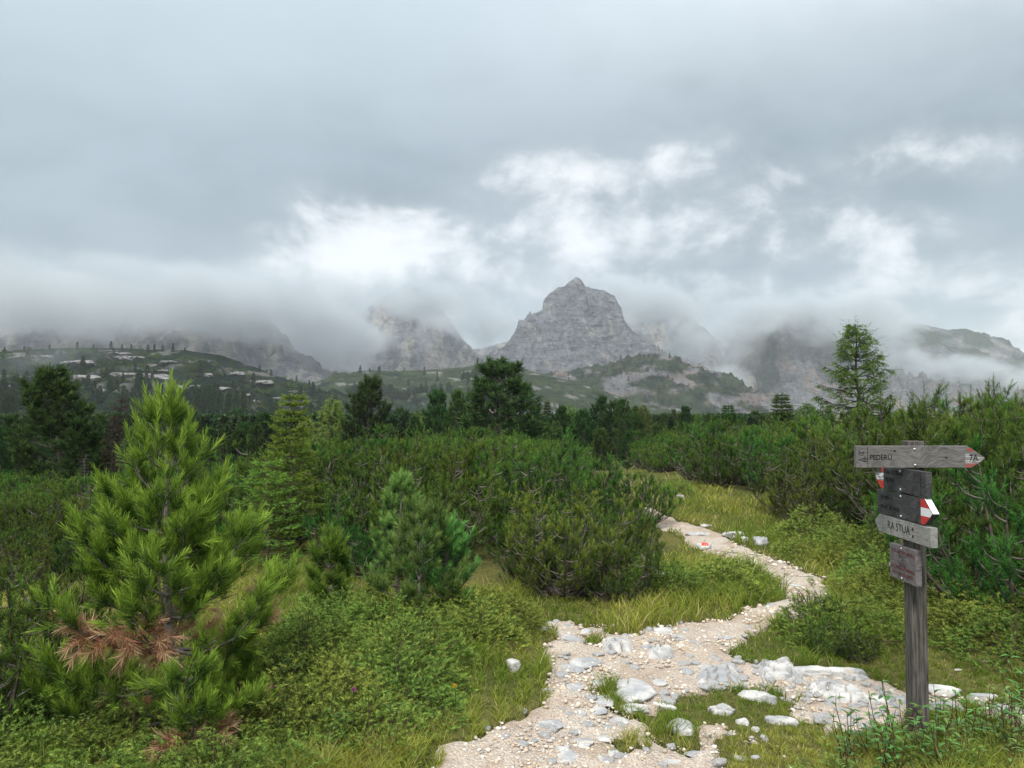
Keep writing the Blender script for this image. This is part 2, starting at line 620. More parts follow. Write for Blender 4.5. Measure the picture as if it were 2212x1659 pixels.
def build_path():
    parts = []
    G = Geo()
    for (x0, x1, y0, y1, st) in ((-2.2, 6.4, 0.8, 7.6, 0.032), (0.5, 6.0, 7.6, 19.5, 0.06)):
        xs = np.arange(x0, x1 + st, st)
        ys = np.arange(y0, y1 + 1e-6, st)
        X, Y = np.meshgrid(xs, ys)
        # soft gravel mask: mean over jittered samples
        mk = np.zeros(X.shape)
        for (dx, dy) in ((0, 0), (st, 0), (-st, 0), (0, st), (0, -st)):
            mk += gravel_at(X + dx, Y + dy)
        mk /= 5
        rough = 0.014 * fbm(X * 5, Y * 5, 2.0, 4) + 0.012 * fbm(X * 1.3, Y * 1.3, 7.0, 2)
        Z = h(X, Y) + rough + 0.004 - 0.07 * (1 - mk)
        V = np.stack([X, Y, Z], -1).reshape(-1, 3)
        ny, nx = X.shape
        i = np.arange(ny - 1)[:, None] * nx
        j = np.arange(nx - 1)[None]
        F = np.stack([i + j, i + j + 1, i + nx + j + 1, i + nx + j], -1).reshape(-1, 4)
        F = F[(mk.ravel()[F] > 0).any(1)]
        used = np.unique(F)
        mp = -np.ones(len(V), int)
        mp[used] = np.arange(len(used))
        G.add(V[used], F4=mp[F])

    def b(t):
        tc = t.n('ShaderNodeTexCoord')
        v = tc.outputs['Object']
        vo = t.n('ShaderNodeTexVoronoi', inp={'Vector': v, 'Scale': 75.0})
        vo2 = t.n('ShaderNodeTexVoronoi', inp={'Vector': v, 'Scale': 190.0})
        a = t.noise(v, 1.4, 4, 0.6)
        c = t.mix(t.ramp(a, 0.35, 0.65), (0.55, 0.43, 0.33), (0.63, 0.53, 0.43))
        sc = t.n('ShaderNodeSeparateColor', inp={0: vo.outputs['Color']})
        c = t.mix(t.ramp(sc.outputs[0], 0.3, 1.0, 0, 0.55), c, (0.70, 0.65, 0.57))
        c = t.mix(t.ramp(sc.outputs[1], 0.7, 0.95, 0, 0.6), c, (0.33, 0.31, 0.30))
        c = t.mix(t.ramp(vo.outputs['Distance'], 0.4, 0.9, 0, 0.4), c, (0.25, 0.18, 0.13))
        d = t.noise(v, 3.0, 4, 0.6)
        c = t.mix(t.ramp(d, 0.46, 0.70, 0, 0.7), c, (0.37, 0.26, 0.18))
        c = t.mix(t.ramp(t.noise(v, 0.9, 5, 0.65), 0.52, 0.70, 0, 0.55), c, (0.42, 0.36, 0.31))
        hb = t.math('MULTIPLY_ADD', vo.outputs['Distance'], -0.7, t.math('MULTIPLY', vo2.outputs['Distance'], -0.25))
        return c, hb
    mt = solid('gravel_dirt', b, 0.95, 0.1, (0.9, 0.02))
    o = obj('path', G.mesh('path', [mt], smooth=True))
    tag(o, 'narrow pale gravel hiking trail winding through the dwarf pines', None, None, 'structure')
    return o


build_path()

# ------------------------------------------------------------------ hills and mountains
SURF = {}


def ridge(name, crest, D, front, back, base, res, colour, lo=None, prof=1.15, amp=20.0, lam=90.0, crest_amp=3.0, seed=0.0, ext=None, rib=0.5, shape=None, lock=0.15, rough=1.0):
    """A mountain: crest line read from the photo at distance D, slope falling front metres towards the camera."""
    c = np.array(crest, float)
    cx = (c[:, 0] - 1106) / FQ * D
    cz = np.array([at_depth(x, y, D)[2] for x, y in crest])
    nx, ny = res
    xs = np.linspace(cx[0], cx[-1], nx)
    t = np.concatenate([np.linspace(-1, 0, max(6, ny // 7), endpoint=False), np.linspace(0, 1, ny) ** 1.1])
    ys = np.where(t < 0, D - t * back, D - t * front)
    X, Y = np.meshgrid(xs, ys)
    Tt = np.repeat(t[:, None], nx, 1)
    CZ = np.interp(X, cx, cz)
    CZ = CZ + crest_amp * fbm(X / 14.0, seed, 0.0, 4)
    warp = 0.35 * lam * fbm(X / lam * 0.7, Y / lam * 0.7, seed + 3, 2)
    P = np.where(Tt >= 0, 1 - np.abs(Tt) ** prof, 1 - np.abs(Tt) ** 1.2)
    if shape is not None:
        P = np.where(Tt >= 0, np.interp(np.abs(Tt), shape[0], shape[1]), P)
    env = np.clip((np.abs(Tt)) / lock, 0, 1) * np.clip((1.02 - np.abs(Tt)) * 4, 0, 1)
    n = rib * (ridged((X + warp) / lam, Y / (lam * 3.2), seed, 5, 0.55) - 0.5) + (1 - rib) * fbm(X / lam, Y / lam, seed + 9, 5, 0.55)
    strata = perlin(seed, Y / 37.0, (CZ * P) / 22.0)
    ZP = (CZ - base) * P
    hf = 0.24 * ridged((X + 0.35 * ZP) / (lam * 0.26), (Y + 0.6 * ZP) / (lam * 0.5), seed + 4, 4, 0.6) + 0.16 * fbm(X / (lam * 0.12), ZP / (lam * 0.10), seed + 6, 3)
    Z = base + ZP + env * amp * (n - 0.2 + 0.14 * strata + rough * hf)
    gy, gx = np.gradient(Z)
    dx = xs[1] - xs[0]
    dy = np.abs(np.gradient(ys))[:, None]
    slope = np.hypot(gx / dx, gy / dy)
    rel = (Z - base) / np.maximum(CZ - base, 1)
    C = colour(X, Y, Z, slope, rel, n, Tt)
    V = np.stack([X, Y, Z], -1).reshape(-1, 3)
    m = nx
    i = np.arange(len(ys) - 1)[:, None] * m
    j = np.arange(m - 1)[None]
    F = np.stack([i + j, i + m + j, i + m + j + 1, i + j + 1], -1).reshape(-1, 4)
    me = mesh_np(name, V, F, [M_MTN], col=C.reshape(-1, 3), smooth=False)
    o = obj(name, me)
    tag(o, kind='structure')
    yo = np.argsort(ys)
    SURF[name] = (xs, ys[yo], Z[yo])
    return o


def surf_z(name, X, Y):
    xs, ys, Z = SURF[name]
    fx = np.clip((X - xs[0]) / (xs[1] - xs[0]), 0, len(xs) - 1.001)
    fy = np.clip(np.interp(Y, ys, np.arange(len(ys))), 0, len(ys) - 1.001)
    i, j = int(fy), int(fx)
    a, b = fy - i, fx - j
    return float((Z[i, j] * (1 - b) + Z[i, j + 1] * b) * (1 - a) + (Z[i + 1, j] * (1 - b) + Z[i + 1, j + 1] * b) * a)


def _mtn(t):
    tc = t.n('ShaderNodeTexCoord')
    v = tc.outputs['Object']
    w = t.vmath('MULTIPLY', v, (1, 1, 0.5)).outputs[0]
    n = t.noise(w, 0.07, 7, 0.68, 0.3)
    n2 = t.noise(t.vmath('MULTIPLY', v, (0.5, 0.5, 2.2)).outputs[0], 0.05, 6, 0.6, 0.6)
    c = t.mix(1.0, vcol(t), t.mix(t.ramp(n, 0.3, 0.7), (0.62, 0.63, 0.66), (1.22, 1.2, 1.18)), 'MULTIPLY')
    c = t.mix(1.0, c, t.mix(t.ramp(n2, 0.35, 0.62), (0.78, 0.78, 0.80), (1.1, 1.1, 1.1)), 'MULTIPLY')
    return c, t.math('MULTIPLY_ADD', n, 1.0, n2)


M_MTN = solid('mountain_rock', _mtn, 0.95, 0.05, (1.0, 14.0))
ROCK = np.array([0.175, 0.18, 0.196])
ROCKD = np.array([0.085, 0.092, 0.11])
PINK = np.array([0.225, 0.172, 0.145])
SCREE = np.array([0.31, 0.29, 0.265])
MEADOW = np.array([0.045, 0.064, 0.028])
SCRUB = np.array([0.013, 0.025, 0.015])


def lerp(a, b, f):
    f = np.clip(f, 0, 1)[..., None]
    return a * (1 - f) + b * f


def col_peak(X, Y, Z, sl, rel, n, T):
    c = lerp(ROCK * 1.12, ROCKD * 0.9, S((0.0 - n) * 1.8 + 0.55 * fbm((X + Z * 0.4) / 16, Z / 7, 2, 4)))  # ribs lighter and hollows darker in colour, painted to boost flat relief shading
    c = lerp(c, SCREE, 0.6 * S((fbm(X / 16 + Z / 25, Z / 60, 4, 3) - 0.22) * 4))
    g = S((0.34 - rel) * 6) * S((fbm(X / 35, Y / 35, 1, 4) + 0.05) * 3 + S((0.9 - sl) * 1.5) * 0.5)
    return lerp(c, MEADOW, g)


def col_pale(X, Y, Z, sl, rel, n, T):
    c = lerp(ROCK, SCREE, S((fbm(X / 40, Z / 160, 3, 4) + 0.12) * 3))
    c = lerp(c, ROCKD, 0.8 * S((fbm(X / 30, Z / 50, 8, 4) - 0.2) * 4))
    return c


def col_left(X, Y, Z, sl, rel, n, T):
    c = lerp(ROCK * 1.1, SCREE * 1.15, S((fbm(X / 22 + Z / 90, Z / 200, 3, 4) + 0.08) * 4))
    return lerp(c, ROCKD * 0.8, 0.7 * S((fbm(X / 40, Z / 40, 8, 4) - 0.15) * 4 + (0.3 - rel)))


def col_right(X, Y, Z, sl, rel, n, T):
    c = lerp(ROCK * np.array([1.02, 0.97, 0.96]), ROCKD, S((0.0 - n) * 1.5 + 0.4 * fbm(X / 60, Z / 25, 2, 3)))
    c = lerp(c, PINK, 0.8 * S((fbm(X / 50, Z / 110, 6, 3) - 0.12) * 4))
    d = X - 640 + (Z - 150) * -0.45
    band = np.exp(-((d - 40) / 26.0) ** 2) + 0.8 * np.exp(-((d + 42) / 14.0) ** 2)
    c = lerp(c, SCREE * np.array([1.0, .95, .9]), 0.9 * np.exp(-((d + 12) / 16.0) ** 2))
    return lerp(c, SCRUB * 1.5, S(band * 1.5 + fbm(X / 30, Z / 30, 1, 4) * 0.5 - 0.35) * S((rel - 0.25) * 6))


def col_far(X, Y, Z, sl, rel, n, T):
    c = lerp(ROCK * 0.8, SCREE * 0.8, S((fbm(X / 60 + Z / 60, Z / 200, 3, 4) - 0.15) * 4))
    return lerp(c, MEADOW * 0.75, S((0.1 + fbm(X / 90, Z / 50, 8, 4)) * 3 + rel * 0.6))


def col_shoulder(X, Y, Z, sl, rel, n, T):
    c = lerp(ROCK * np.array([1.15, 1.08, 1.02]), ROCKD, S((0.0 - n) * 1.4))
    c = lerp(c, PINK * 1.1, S((fbm(X / 60, Z / 14, 3, 3) - 0.05) * 4) * 0.7)
    bands = fbm(X / 45, Z / 22.0, 6, 5) + 0.32 - 0.75 * S((X - 300) / 90.0) * S((0.9 - rel) * 2)
    g = S(bands * 3.2 + S((0.7 - sl) * 1.4) * 0.3)
    c = lerp(c, lerp(MEADOW, SCRUB, S((fbm(X / 25, Y / 25, 9, 4) + 0.1) * 3)), g)
    return c


def col_hill(X, Y, Z, sl, rel, n, T):
    c = lerp(SCRUB * 1.3, MEADOW * 0.7, S((fbm(X / 26, Y / 20, 3, 4) - 0.18) * 3.0))
    r = S((fbm(X / 22, Z / 6.0, 8, 4) - 0.33) * 6)
    return lerp(c, np.array([0.26, 0.25, 0.235]), 0.6 * r)


def col_meadow(X, Y, Z, sl, rel, n, T):
    c = lerp(MEADOW * 1.1, SCRUB * 1.3, S((fbm(X / 40, Z / 9, 3, 4) + 0.25 * (0.6 - rel) * 3 - 0.12) * 3))
    r = S((fbm(X / 24, Z / 7.0, 8, 4) - 0.38) * 6)
    c = lerp(c, np.array([0.28, 0.27, 0.25]), 0.8 * r)
    cl = S((0.34 + 0.08 * fbm(X / 45, 3.3, 1.2, 3) - rel) * 18) * S((rel - 0.10) * 18)
    return lerp(c, lerp(ROCK * 1.1, PINK * 1.1, S(fbm(X / 25, Z / 20, 5, 3) * 3)), cl)


def build_mountains():
    # pale ridge lost in cloud behind the left hill
    ridge('mountain_left', [(-900, 640), (-300, 650), (0, 660), (200, 640), (400, 640), (440, 626), (475, 622), (520, 640), (560, 690), (600, 740), (660, 790), (700, 815), (740, 835), (800, 870)],
          1350, 420, 500, -20, (260, 100), col_left, prof=0.85, rough=0.5, amp=30, lam=60, seed=2.0, rib=0.75)
    # scree mountain between the cloud banks
    ridge('mountain_scree', [(640, 830), (720, 720), (800, 660), (880, 612), (930, 640), (970, 690), (1000, 735), (1040, 770), (1100, 800), (1160, 830)],
          1950, 420, 400, -20, (210, 120), col_pale, prof=0.8, rough=0.5, amp=34, lam=90, seed=4.4, rib=0.6)
    # cirque wall behind the peak
    ridge('mountain_cirque', [(900, 850), (960, 800), (1020, 760), (1100, 735), (1180, 675), (1280, 610), (1350, 620), (1420, 650), (1500, 690), (1560, 740), (1640, 830)],
          2350, 500, 300, -20, (210, 100), col_pale, prof=0.8, amp=36, lam=110, seed=7.7, rib=0.6)
    # the peak: upper head, then the broad lower face in front of it
    ridge('mountain_peak', [(1120, 760), (1150, 690), (1172, 668), (1174, 648), (1188, 632), (1205, 623), (1222, 617), (1231, 607), (1245, 597), (1257, 606), (1265, 619), (1285, 624), (1308, 628),
                            (1328, 638), (1336, 656), (1342, 682), (1362, 708), (1392, 738), (1436, 780), (1470, 800), (1520, 830)],
          1560, 260, 260, 20, (280, 150), col_peak, amp=26, lam=55, crest_amp=2.2, seed=1.3, rib=0.55,
          shape=((0, .1, .25, .6, 1), (1, .86, .74, .45, 0)), lock=0.2)
    ridge('mountain_face', [(960, 830), (1010, 800), (1055, 778), (1080, 757), (1100, 737), (1115, 712), (1122, 695), (1140, 685), (1172, 672), (1215, 668), (1270, 672), (1318, 682), (1345, 702),
                            (1372, 722), (1400, 745), (1440, 770), (1490, 790), (1550, 835)],
          1500, 250, 60, 10, (300, 160), col_peak, amp=24, lam=46, crest_amp=2.5, seed=5.9, rib=0.55,
          shape=((0, .12, .4, .7, 1), (1, .80, .50, .24, 0)), lock=0.12)
    # green and rocky shoulder to the right of the peak
    ridge('mountain_shoulder', [(1060, 850), (1120, 828), (1220, 806), (1290, 792), (1340, 782), (1400, 772), (1460, 778), (1500, 788), (1532, 804), (1558, 830), (1580, 862), (1605, 900), (1645, 950)],
          1330, 330, 200, -12, (280, 140), col_shoulder, amp=22, lam=70, crest_amp=2, seed=8.1, rib=0.35,
          shape=((0, .25, .5, .62, .8, .86, 1), (1, .83, .66, .44, .32, .12, 0)), lock=0.2)
    # cliff mountain on the right
    ridge('mountain_right', [(1480, 900), (1540, 860), (1575, 790), (1600, 735), (1630, 700), (1680, 688), (1750, 690), (1800, 720), (1850, 770), (1900, 810), (1960, 830), (2020, 860), (2100, 905)],
          2150, 380, 300, -20, (270, 130), col_right, prof=0.75, amp=64, lam=85, crest_amp=9, seed=3.5, rib=0.55,
          shape=((0, .12, .3, .55, .8, 1), (1, .78, .52, .30, .14, 0)), lock=0.15)
    # far ridge at the right edge
    ridge('mountain_far', [(1700, 870), (1850, 760), (1960, 700), (1990, 700), (2050, 712), (2090, 710), (2130, 724), (2180, 758), (2240, 800), (2330, 830), (2500, 840), (2700, 880)],
          3000, 700, 300, -30, (230, 110), col_far, prof=0.85, amp=45, lam=130, crest_amp=3, seed=6.2, rib=0.5)
    # meadow terrace below the mountains
    ridge('meadow_hill', [(600, 860), (680, 825), (740, 805), (800, 800), (860, 802), (950, 798), (1020, 790), (1080, 775), (1140, 800), (1220, 820), (1300, 845), (1420, 880), (1560, 905)],
          960, 340, 120, -22, (270, 120), col_meadow, prof=0.8, rough=0.5, amp=9, lam=70, crest_amp=1.0, seed=9.4, rib=0.25,
          shape=((0, .3, .6, .68, .8, 1), (1, .76, .45, .22, .12, 0)))
    # rocky wooded hill at the left
    ridge('rocky_hill', [(-1300, 800), (-600, 765), (-200, 758), (0, 760), (120, 752), (250, 752), (400, 757), (480, 768), (540, 790), (600, 812), (660, 832), (720, 850), (780, 872), (860, 905), (980, 950)],
          520, 300, 120, -18, (300, 130), col_hill, prof=0.8, rough=0.5, amp=11, lam=38, crest_amp=0.8, seed=1.1, rib=0.25)


build_mountains()
# ------------------------------------------------------------------ signpost
import bmesh
def _wood(base, dark, scale=1.0, contrast=1.0):
    def b(t):
        tc = t.n('ShaderNodeTexCoord')
        v = t.vmath('MULTIPLY', tc.outputs['Object'], (1.0 * scale, 9.0 * scale, 1.0)).outputs[0]
        ds = t.noise(tc.outputs['Object'], 5.0, 2, 0.5)
        vv = t.vmath('ADD', v, t.n('ShaderNodeCombineXYZ', inp={1: t.math('MULTIPLY', ds, 2.2)}).outputs[0]).outputs[0]
        g = t.noise(vv, 14.0, 5, 0.65)
        f = t.noise(t.vmath('MULTIPLY', v, (2, 12, 1)).outputs[0], 9.0, 3, 0.6)
        c = t.mix(t.ramp(g, 0.35, 0.65), dark, base)
        c = t.mix(t.ramp(f, 0.5, 0.7, 0, 0.6 * contrast), c, tuple(x * 0.6 for x in dark))
        st = t.noise(tc.outputs['Object'], 6.0, 3, 0.5)
        c = t.mix(t.ramp(st, 0.5, 0.75, 0, 0.4), c, tuple(min(1, x * 1.45) for x in base))
        return c, t.math('MULTIPLY_ADD', g, 0.7, t.math('MULTIPLY', f, 0.5))
    return b


M_WOOD = solid('weathered_wood', _wood((0.21, 0.198, 0.19), (0.105, 0.098, 0.094)), 0.85, 0.2, (0.5, 0.004))
M_WOOD2 = solid('bleached_wood', _wood((0.36, 0.35, 0.33), (0.20, 0.195, 0.185)), 0.9, 0.15, (0.7, 0.005))
M_WDARK = solid('blackened_wood', _wood((0.085, 0.083, 0.083), (0.026, 0.025, 0.028), 0.6), 0.7, 0.3, (0.6, 0.004))
M_WBROWN = solid('brown_grey_wood', _wood((0.20, 0.175, 0.175), (0.10, 0.088, 0.09)), 0.8, 0.25, (0.5, 0.004))


def _post(t):
    tc = t.n('ShaderNodeTexCoord')
    v = t.vmath('MULTIPLY', tc.outputs['Object'], (14.0, 14.0, 1.0)).outputs[0]
    g = t.noise(v, 5.0, 6, 0.7)
    sp = t.n('ShaderNodeSeparateXYZ', inp={0: tc.outputs['Object']})
    c = t.mix(t.ramp(g, 0.33, 0.66), (0.045, 0.040, 0.036), (0.155, 0.138, 0.122))
    c = t.mix(t.ramp(t.noise(t.vmath('MULTIPLY', v, (3, 3, 1)).outputs[0], 6, 3, 0.6), 0.52, 0.68, 0, 0.7), c, (0.03, 0.027, 0.025))
    kn = t.n('ShaderNodeTexVoronoi', inp={'Vector': t.vmath('MULTIPLY', tc.outputs['Object'], (6, 6, 3.2)).outputs[0], 'Scale': 1.0})
    c = t.mix(t.ramp(kn.outputs['Distance'], 0.05, 0.12, 0.8, 0.0), c, (0.02, 0.017, 0.015))
    return c, g


M_POST = solid('post_wood', _post, 0.85, 0.2, (0.7, 0.006))
M_INK = solid('engraved_dark', lambda t: ((0.012, 0.012, 0.014, 1), None), 0.8, 0.2)
M_INKRED = solid('engraved_red', lambda t: (t.mix(t.ramp(t.noise(t.n('ShaderNodeTexCoord').outputs['Object'], 60, 3, 0.6), 0.4, 0.6), (0.16, 0.03, 0.03), (0.05, 0.03, 0.03)), None), 0.8, 0.2)
M_STEEL = solid('bolt_steel', lambda t: ((0.55, 0.57, 0.57, 1), None), 0.35, 0.5)
M_STEEL.node_tree.nodes['Principled BSDF'].inputs['Metallic'].default_value = 0.75
M_RUST = solid('rusty_hole', lambda t: ((0.09, 0.02, 0.018, 1), None), 0.8, 0.2)


def paint(name, colr, wood, wear):
    def b(t):
        tc = t.n('ShaderNodeTexCoord')
        v = t.vmath('MULTIPLY', tc.outputs['Object'], (5.0, 60.0, 1.0)).outputs[0]
        n = t.noise(v, 3.0, 4, 0.65, 0.3)
        return t.mix(t.ramp(n, wear - 0.04, wear + 0.04), colr, wood), None
    return solid(name, b, 0.6, 0.3)


M_RED_OLD = paint('faded_red_paint', (0.30, 0.085, 0.08), (0.22, 0.13, 0.125), 0.6)
M_WHITE_OLD = paint('flaking_white_paint', (0.55, 0.55, 0.55), (0.18, 0.17, 0.165), 0.45)
M_RED = paint('red_paint', (0.52, 0.045, 0.04), (0.30, 0.04, 0.04), 0.72)
M_WHITE = paint('white_paint', (0.78, 0.78, 0.79), (0.10, 0.10, 0.12), 0.66)
M_WHITE_HALF = paint('striped_white_paint', (0.72, 0.72, 0.73), (0.06, 0.06, 0.065), 0.5)


def prism(name, outline, z0, z1, mat, parent, bev=0.0025):
    bm = bmesh.new()
    vs_ = [bm.verts.new((x, y, z0)) for x, y in outline]
    f = bm.faces.new(vs_)
    r = bmesh.ops.extrude_face_region(bm, geom=[f])
    bmesh.ops.translate(bm, verts=[v for v in r['geom'] if isinstance(v, bmesh.types.BMVert)], vec=(0, 0, z1 - z0))
    bmesh.ops.recalc_face_normals(bm, faces=bm.faces)
    if bev:
        bmesh.ops.bevel(bm, geom=list(bm.edges), offset=bev, segments=2, affect='EDGES', profile=0.6)
    me = bpy.data.meshes.new(name)
    bm.to_mesh(me)
    bm.free()
    me.materials.append(mat)
    return obj(name, me, parent)


def strokes(name, lines, width, mat, parent, z=0.0012):
    g = Geo()
    for ln in lines:
        w = width
        if len(ln) == 2 and np.isscalar(ln[0]):
            continue
        P = np.array(ln, float)
        T = nrmz(np.gradient(P, axis=0))
        Nn = np.stack([-T[:, 1], T[:, 0]], 1)
        A, B = P + Nn * w / 2, P - Nn * w / 2
        n = len(P)
        V = np.concatenate([np.c_[A, np.full(n, z)], np.c_[B, np.full(n, z)]])
        F = [(i, i + n, i + n + 1, i + 1) for i in range(n - 1)]
        g.add(V, F4=F)
    return obj(name, g.mesh(name, [mat]), parent)


def text(body, x, y, cap, mat, parent, width=None, weight=0.0):
    cu = bpy.data.curves.new('lettering', 'FONT')
    cu.body = body
    cu.size = cap / 0.70
    cu.offset = weight
    cu.extrude = 0.0004
    cu.fill_mode = 'BOTH'
    o = bpy.data.objects.new('lettering', cu)
    COL.objects.link(o)
    o.parent = parent
    o.location = (x, y, 0.0008)
    cu.materials.append(mat)
    bpy.context.view_layer.update()
    me = bpy.data.meshes.new_from_object(o.evaluated_get(bpy.context.evaluated_depsgraph_get()))
    me.name = 'lettering'
    bpy.data.objects.remove(o)
    bpy.data.curves.remove(cu)
    xs_ = [v.co.x for v in me.vertices]
    sx_ = width / (max(xs_) - min(xs_)) if width else 1.0
    o = obj('lettering', me, parent, (x - min(xs_) * sx_, y, 0.0008))
    o.scale = (sx_, 1, 1)
    return o


def bolt(x, y, parent, r=0.0065):
    g = Geo()
    a = np.arange(14) * 2 * np.pi / 14
    prof = [(r, 0.0), (r, 0.0018), (r * 0.72, 0.0042), (r * 0.3, 0.0052)]
    V = [(x + q * math.cos(t), y + q * math.sin(t), zz) for q, zz in prof for t in a]
    F = [(i * 14 + j, i * 14 + (j + 1) % 14, (i + 1) * 14 + (j + 1) % 14, (i + 1) * 14 + j) for i in range(3) for j in range(14)]
    V.append((x, y, 0.0054))
    g.add(V, F4=F, F3=[(42 + j, 42 + (j + 1) % 14, 56) for j in range(14)])
    b = obj('bolt', g.mesh('bolt', [M_STEEL], True), parent)
    g = Geo()
    g.add([(x - r * 0.75, y - 0.0009, 0.0058), (x + r * 0.75, y - 0.0009, 0.0058), (x + r * 0.75, y + 0.0009, 0.0058), (x - r * 0.75, y + 0.0009, 0.0058)], F4=[(0, 1, 2, 3)])
    return b


PX, PY, PW = 2.158, 4.15, 0.082
pz = float(h(PX, PY))
post = bpy.data.objects.new('signpost', None)
COL.objects.link(post)
post.location = (PX, PY, pz)
tag(post, 'weathered square wooden signpost with five trail boards beside the path', 'signpost')
hw = PW / 2
po = prism('post', [(-hw, -hw), (hw, -hw), (hw, hw), (-hw, hw)], -0.25, 1.487 - pz, M_POST, post, 0.004)


def board(u, origin, outline, thick, mat):
    """u: direction of reading; the board's local x runs along u, y up, z out of the face."""
    ux = Vector(u)
    vz = Vector((0, 0, 1))
    nz = ux.cross(vz)
    o = prism('signboard', outline, -thick, 0.0, mat, post)
    M = Matrix((ux, vz, nz)).transposed().to_4x4()
    M.translation = Vector(origin) - Vector((PX, PY, pz))
    o.matrix_local = M
    return o


# front board: PEDERU, pointing right
yb = PY - hw - 0.032
k1 = yb / FQ
X0 = (1848 - 1106) * k1
zt, zb = EYE - (963 - 887) * k1, EYE - (1010 - 887) * k1
Hb = zt - zb
Lb = (2124.5 - 1848) * k1
Ls = (2088 - 1848) * k1
b1 = board((1, 0, 0), (X0, yb, zb), [(0, 0), (Ls, 0), (Lb, Hb * 0.47), (Ls, Hb), (0, Hb)], 0.03, M_WOOD)
b1['label'] = 'front board pointing right, lettered PEDERÜ and 7A'
c = Hb / 711.0


def e1(pts):
    return [((x - 100) * c, (1010 - y) * c) for x, y in pts]


strokes('emblem', [e1(p) for p in ([(160, 485), (205, 492), (250, 520), (300, 548), (350, 580), (300, 598), (240, 602), (195, 590), (150, 556), (200, 552), (238, 556), (214, 512), (160, 485)],
                                   [(268, 522), (300, 500), (340, 490), (385, 490), (330, 508), (300, 546)],
                                   [(365, 622), (342, 668), (365, 752), (388, 668), (365, 622)], [(292, 690), (305, 738), (365, 760), (342, 702), (292, 690)], [(432, 690), (420, 738), (365, 760), (392, 702), (432, 690)],
                                   [(150, 772), (190, 748), (250, 760), (320, 800), (380, 818), (436, 800)], [(150, 762), (190, 742), (250, 750), (320, 790), (380, 806), (436, 788)])], 13 * c, M_INK, b1)
strokes('divider_line', [e1([(462, 330), (463, 660), (465, 985)])], 20 * c, M_INK, b1)
text('PEDERÜ', (535 - 100) * c, (1010 - 745) * c, 160 * c, M_INK, b1, 715 * c, 0.0004)
sc2 = 711.0 / (1030 - 330)
ox = (2212 + 0) / 1.0


def e2(x, y):
    return ((x + 2212 - 100) * c * (2212 / 2212), (1020 - y) * c)


def poly_patch(name, pts, mat, parent, z):
    g = Geo()
    g.add([(x, y, z) for x, y in pts], F4=[range(4)] if len(pts) == 4 else None, F3=[range(3)] if len(pts) == 3 else None)
    return obj(name, g.mesh(name, [mat]), parent)


poly_patch('arrow_paint', [e2(1425, 1015), e2(1600, 1015), e2(1850, 880), e2(1425, 880)], M_RED_OLD, b1, 0.0010)
poly_patch('arrow_paint', [e2(1425, 876), e2(1858, 876), e2(2080, 700), e2(1425, 560)], M_WHITE_OLD, b1, 0.0008)
poly_patch('arrow_paint', [e2(1500, 440), e2(1680, 500), e2(1660, 440), e2(1560, 380)], M_RED, b1, 0.0010)
text('7A', (1565 + 2212 - 100) * c, (1020 - 800) * c, 210 * c, M_INK, b1, 285 * c, 0.0003)
for (zx, zy) in ((2000, 410), (2010, 925)):
    bolt((zx - 100) * c, (1010 - zy) * c, b1, 0.0075)
for (zx, zy) in ((1345, 465), (815 + 2212, 680)):
    g = Geo()
    a = np.arange(9) * 2 * np.pi / 9
    g.add([((zx - 100) * c, (1010 - zy) * c, 0.001)] + [((zx - 100) * c + 0.006 * math.cos(t) * (1.3), (1010 - zy) * c + 0.0042 * math.sin(t), 0.001) for t in a],
          F3=[(0, 1 + i, 1 + (i + 1) % 9) for i in range(9)])
    obj('knot', g.mesh('knot', [M_INK]), b1)

# side boards on the face towards the left, read from far to near
XS_ = PX - hw - 0.034


def side(yfar, ynear, zlo, zhi, outline_fn, mat, thick=0.032):
    L_, H_ = yfar - ynear, zhi - zlo
    return board((0, -1, 0), (XS_, yfar, zlo), outline_fn(L_, H_), thick, mat), L_, H_


b2, L2, H2 = side(4.44, 3.885, 1.212, 1.340, lambda L, H: [(0.085, 0), (L, 0), (L, H), (0.065, H), (0, H * 0.52)], M_WDARK)
b2['label'] = 'blackened board pointing away, red and white striped tip'
poly_patch('arrow_paint', [(0.088, 0.002), (0.115, 0.002), (0.115, H2 * 0.36), (0.03, H2 * 0.36)], M_RED, b2, 0.001)
poly_patch('arrow_paint', [(0.028, H2 * 0.36), (0.115, H2 * 0.36), (0.115, H2 * 0.70), (0.02, H2 * 0.66)], M_WHITE_HALF, b2, 0.001)
poly_patch('arrow_paint', [(0.095, H2 * 0.72), (0.115, H2 * 0.72), (0.115, H2 * 0.985), (0.088, H2 * 0.985)], M_RED, b2, 0.001)
text('PLAN DS TEDLA', 0.125, H2 * 0.70, 0.022, M_INK, b2, 0.20)
text('PEDERÜ', 0.125, H2 * 0.36, 0.022, M_INK, b2, 0.11)
strokes('divider_line', [[(L2 - 0.05, 0.0), (L2 - 0.05, H2)]], 0.003, M_INK, b2)
for yy in (H2 * 0.12, H2 * 0.88):
    bolt(0.30, yy, b2)
b3, L3, H3 = side(4.405, 3.825, 1.072, 1.204, lambda L, H: [(0, 0), (L - 0.075, 0), (L, H * 0.5), (L - 0.075, H), (0, H)], M_WDARK)
b3['label'] = 'blackened board pointing near, bright red and white tip'
poly_patch('arrow_paint', [(L3 - 0.112, H3 * 0.66), (L3 - 0.024, H3 * 0.66), (L3 - 0.078, H3 * 0.985), (L3 - 0.112, H3 * 0.985)], M_RED, b3, 0.001)
poly_patch('arrow_paint', [(L3 - 0.112, H3 * 0.34), (L3 - 0.026, H3 * 0.34), (L3 - 0.026, H3 * 0.66), (L3 - 0.112, H3 * 0.66)], M_WHITE, b3, 0.001)
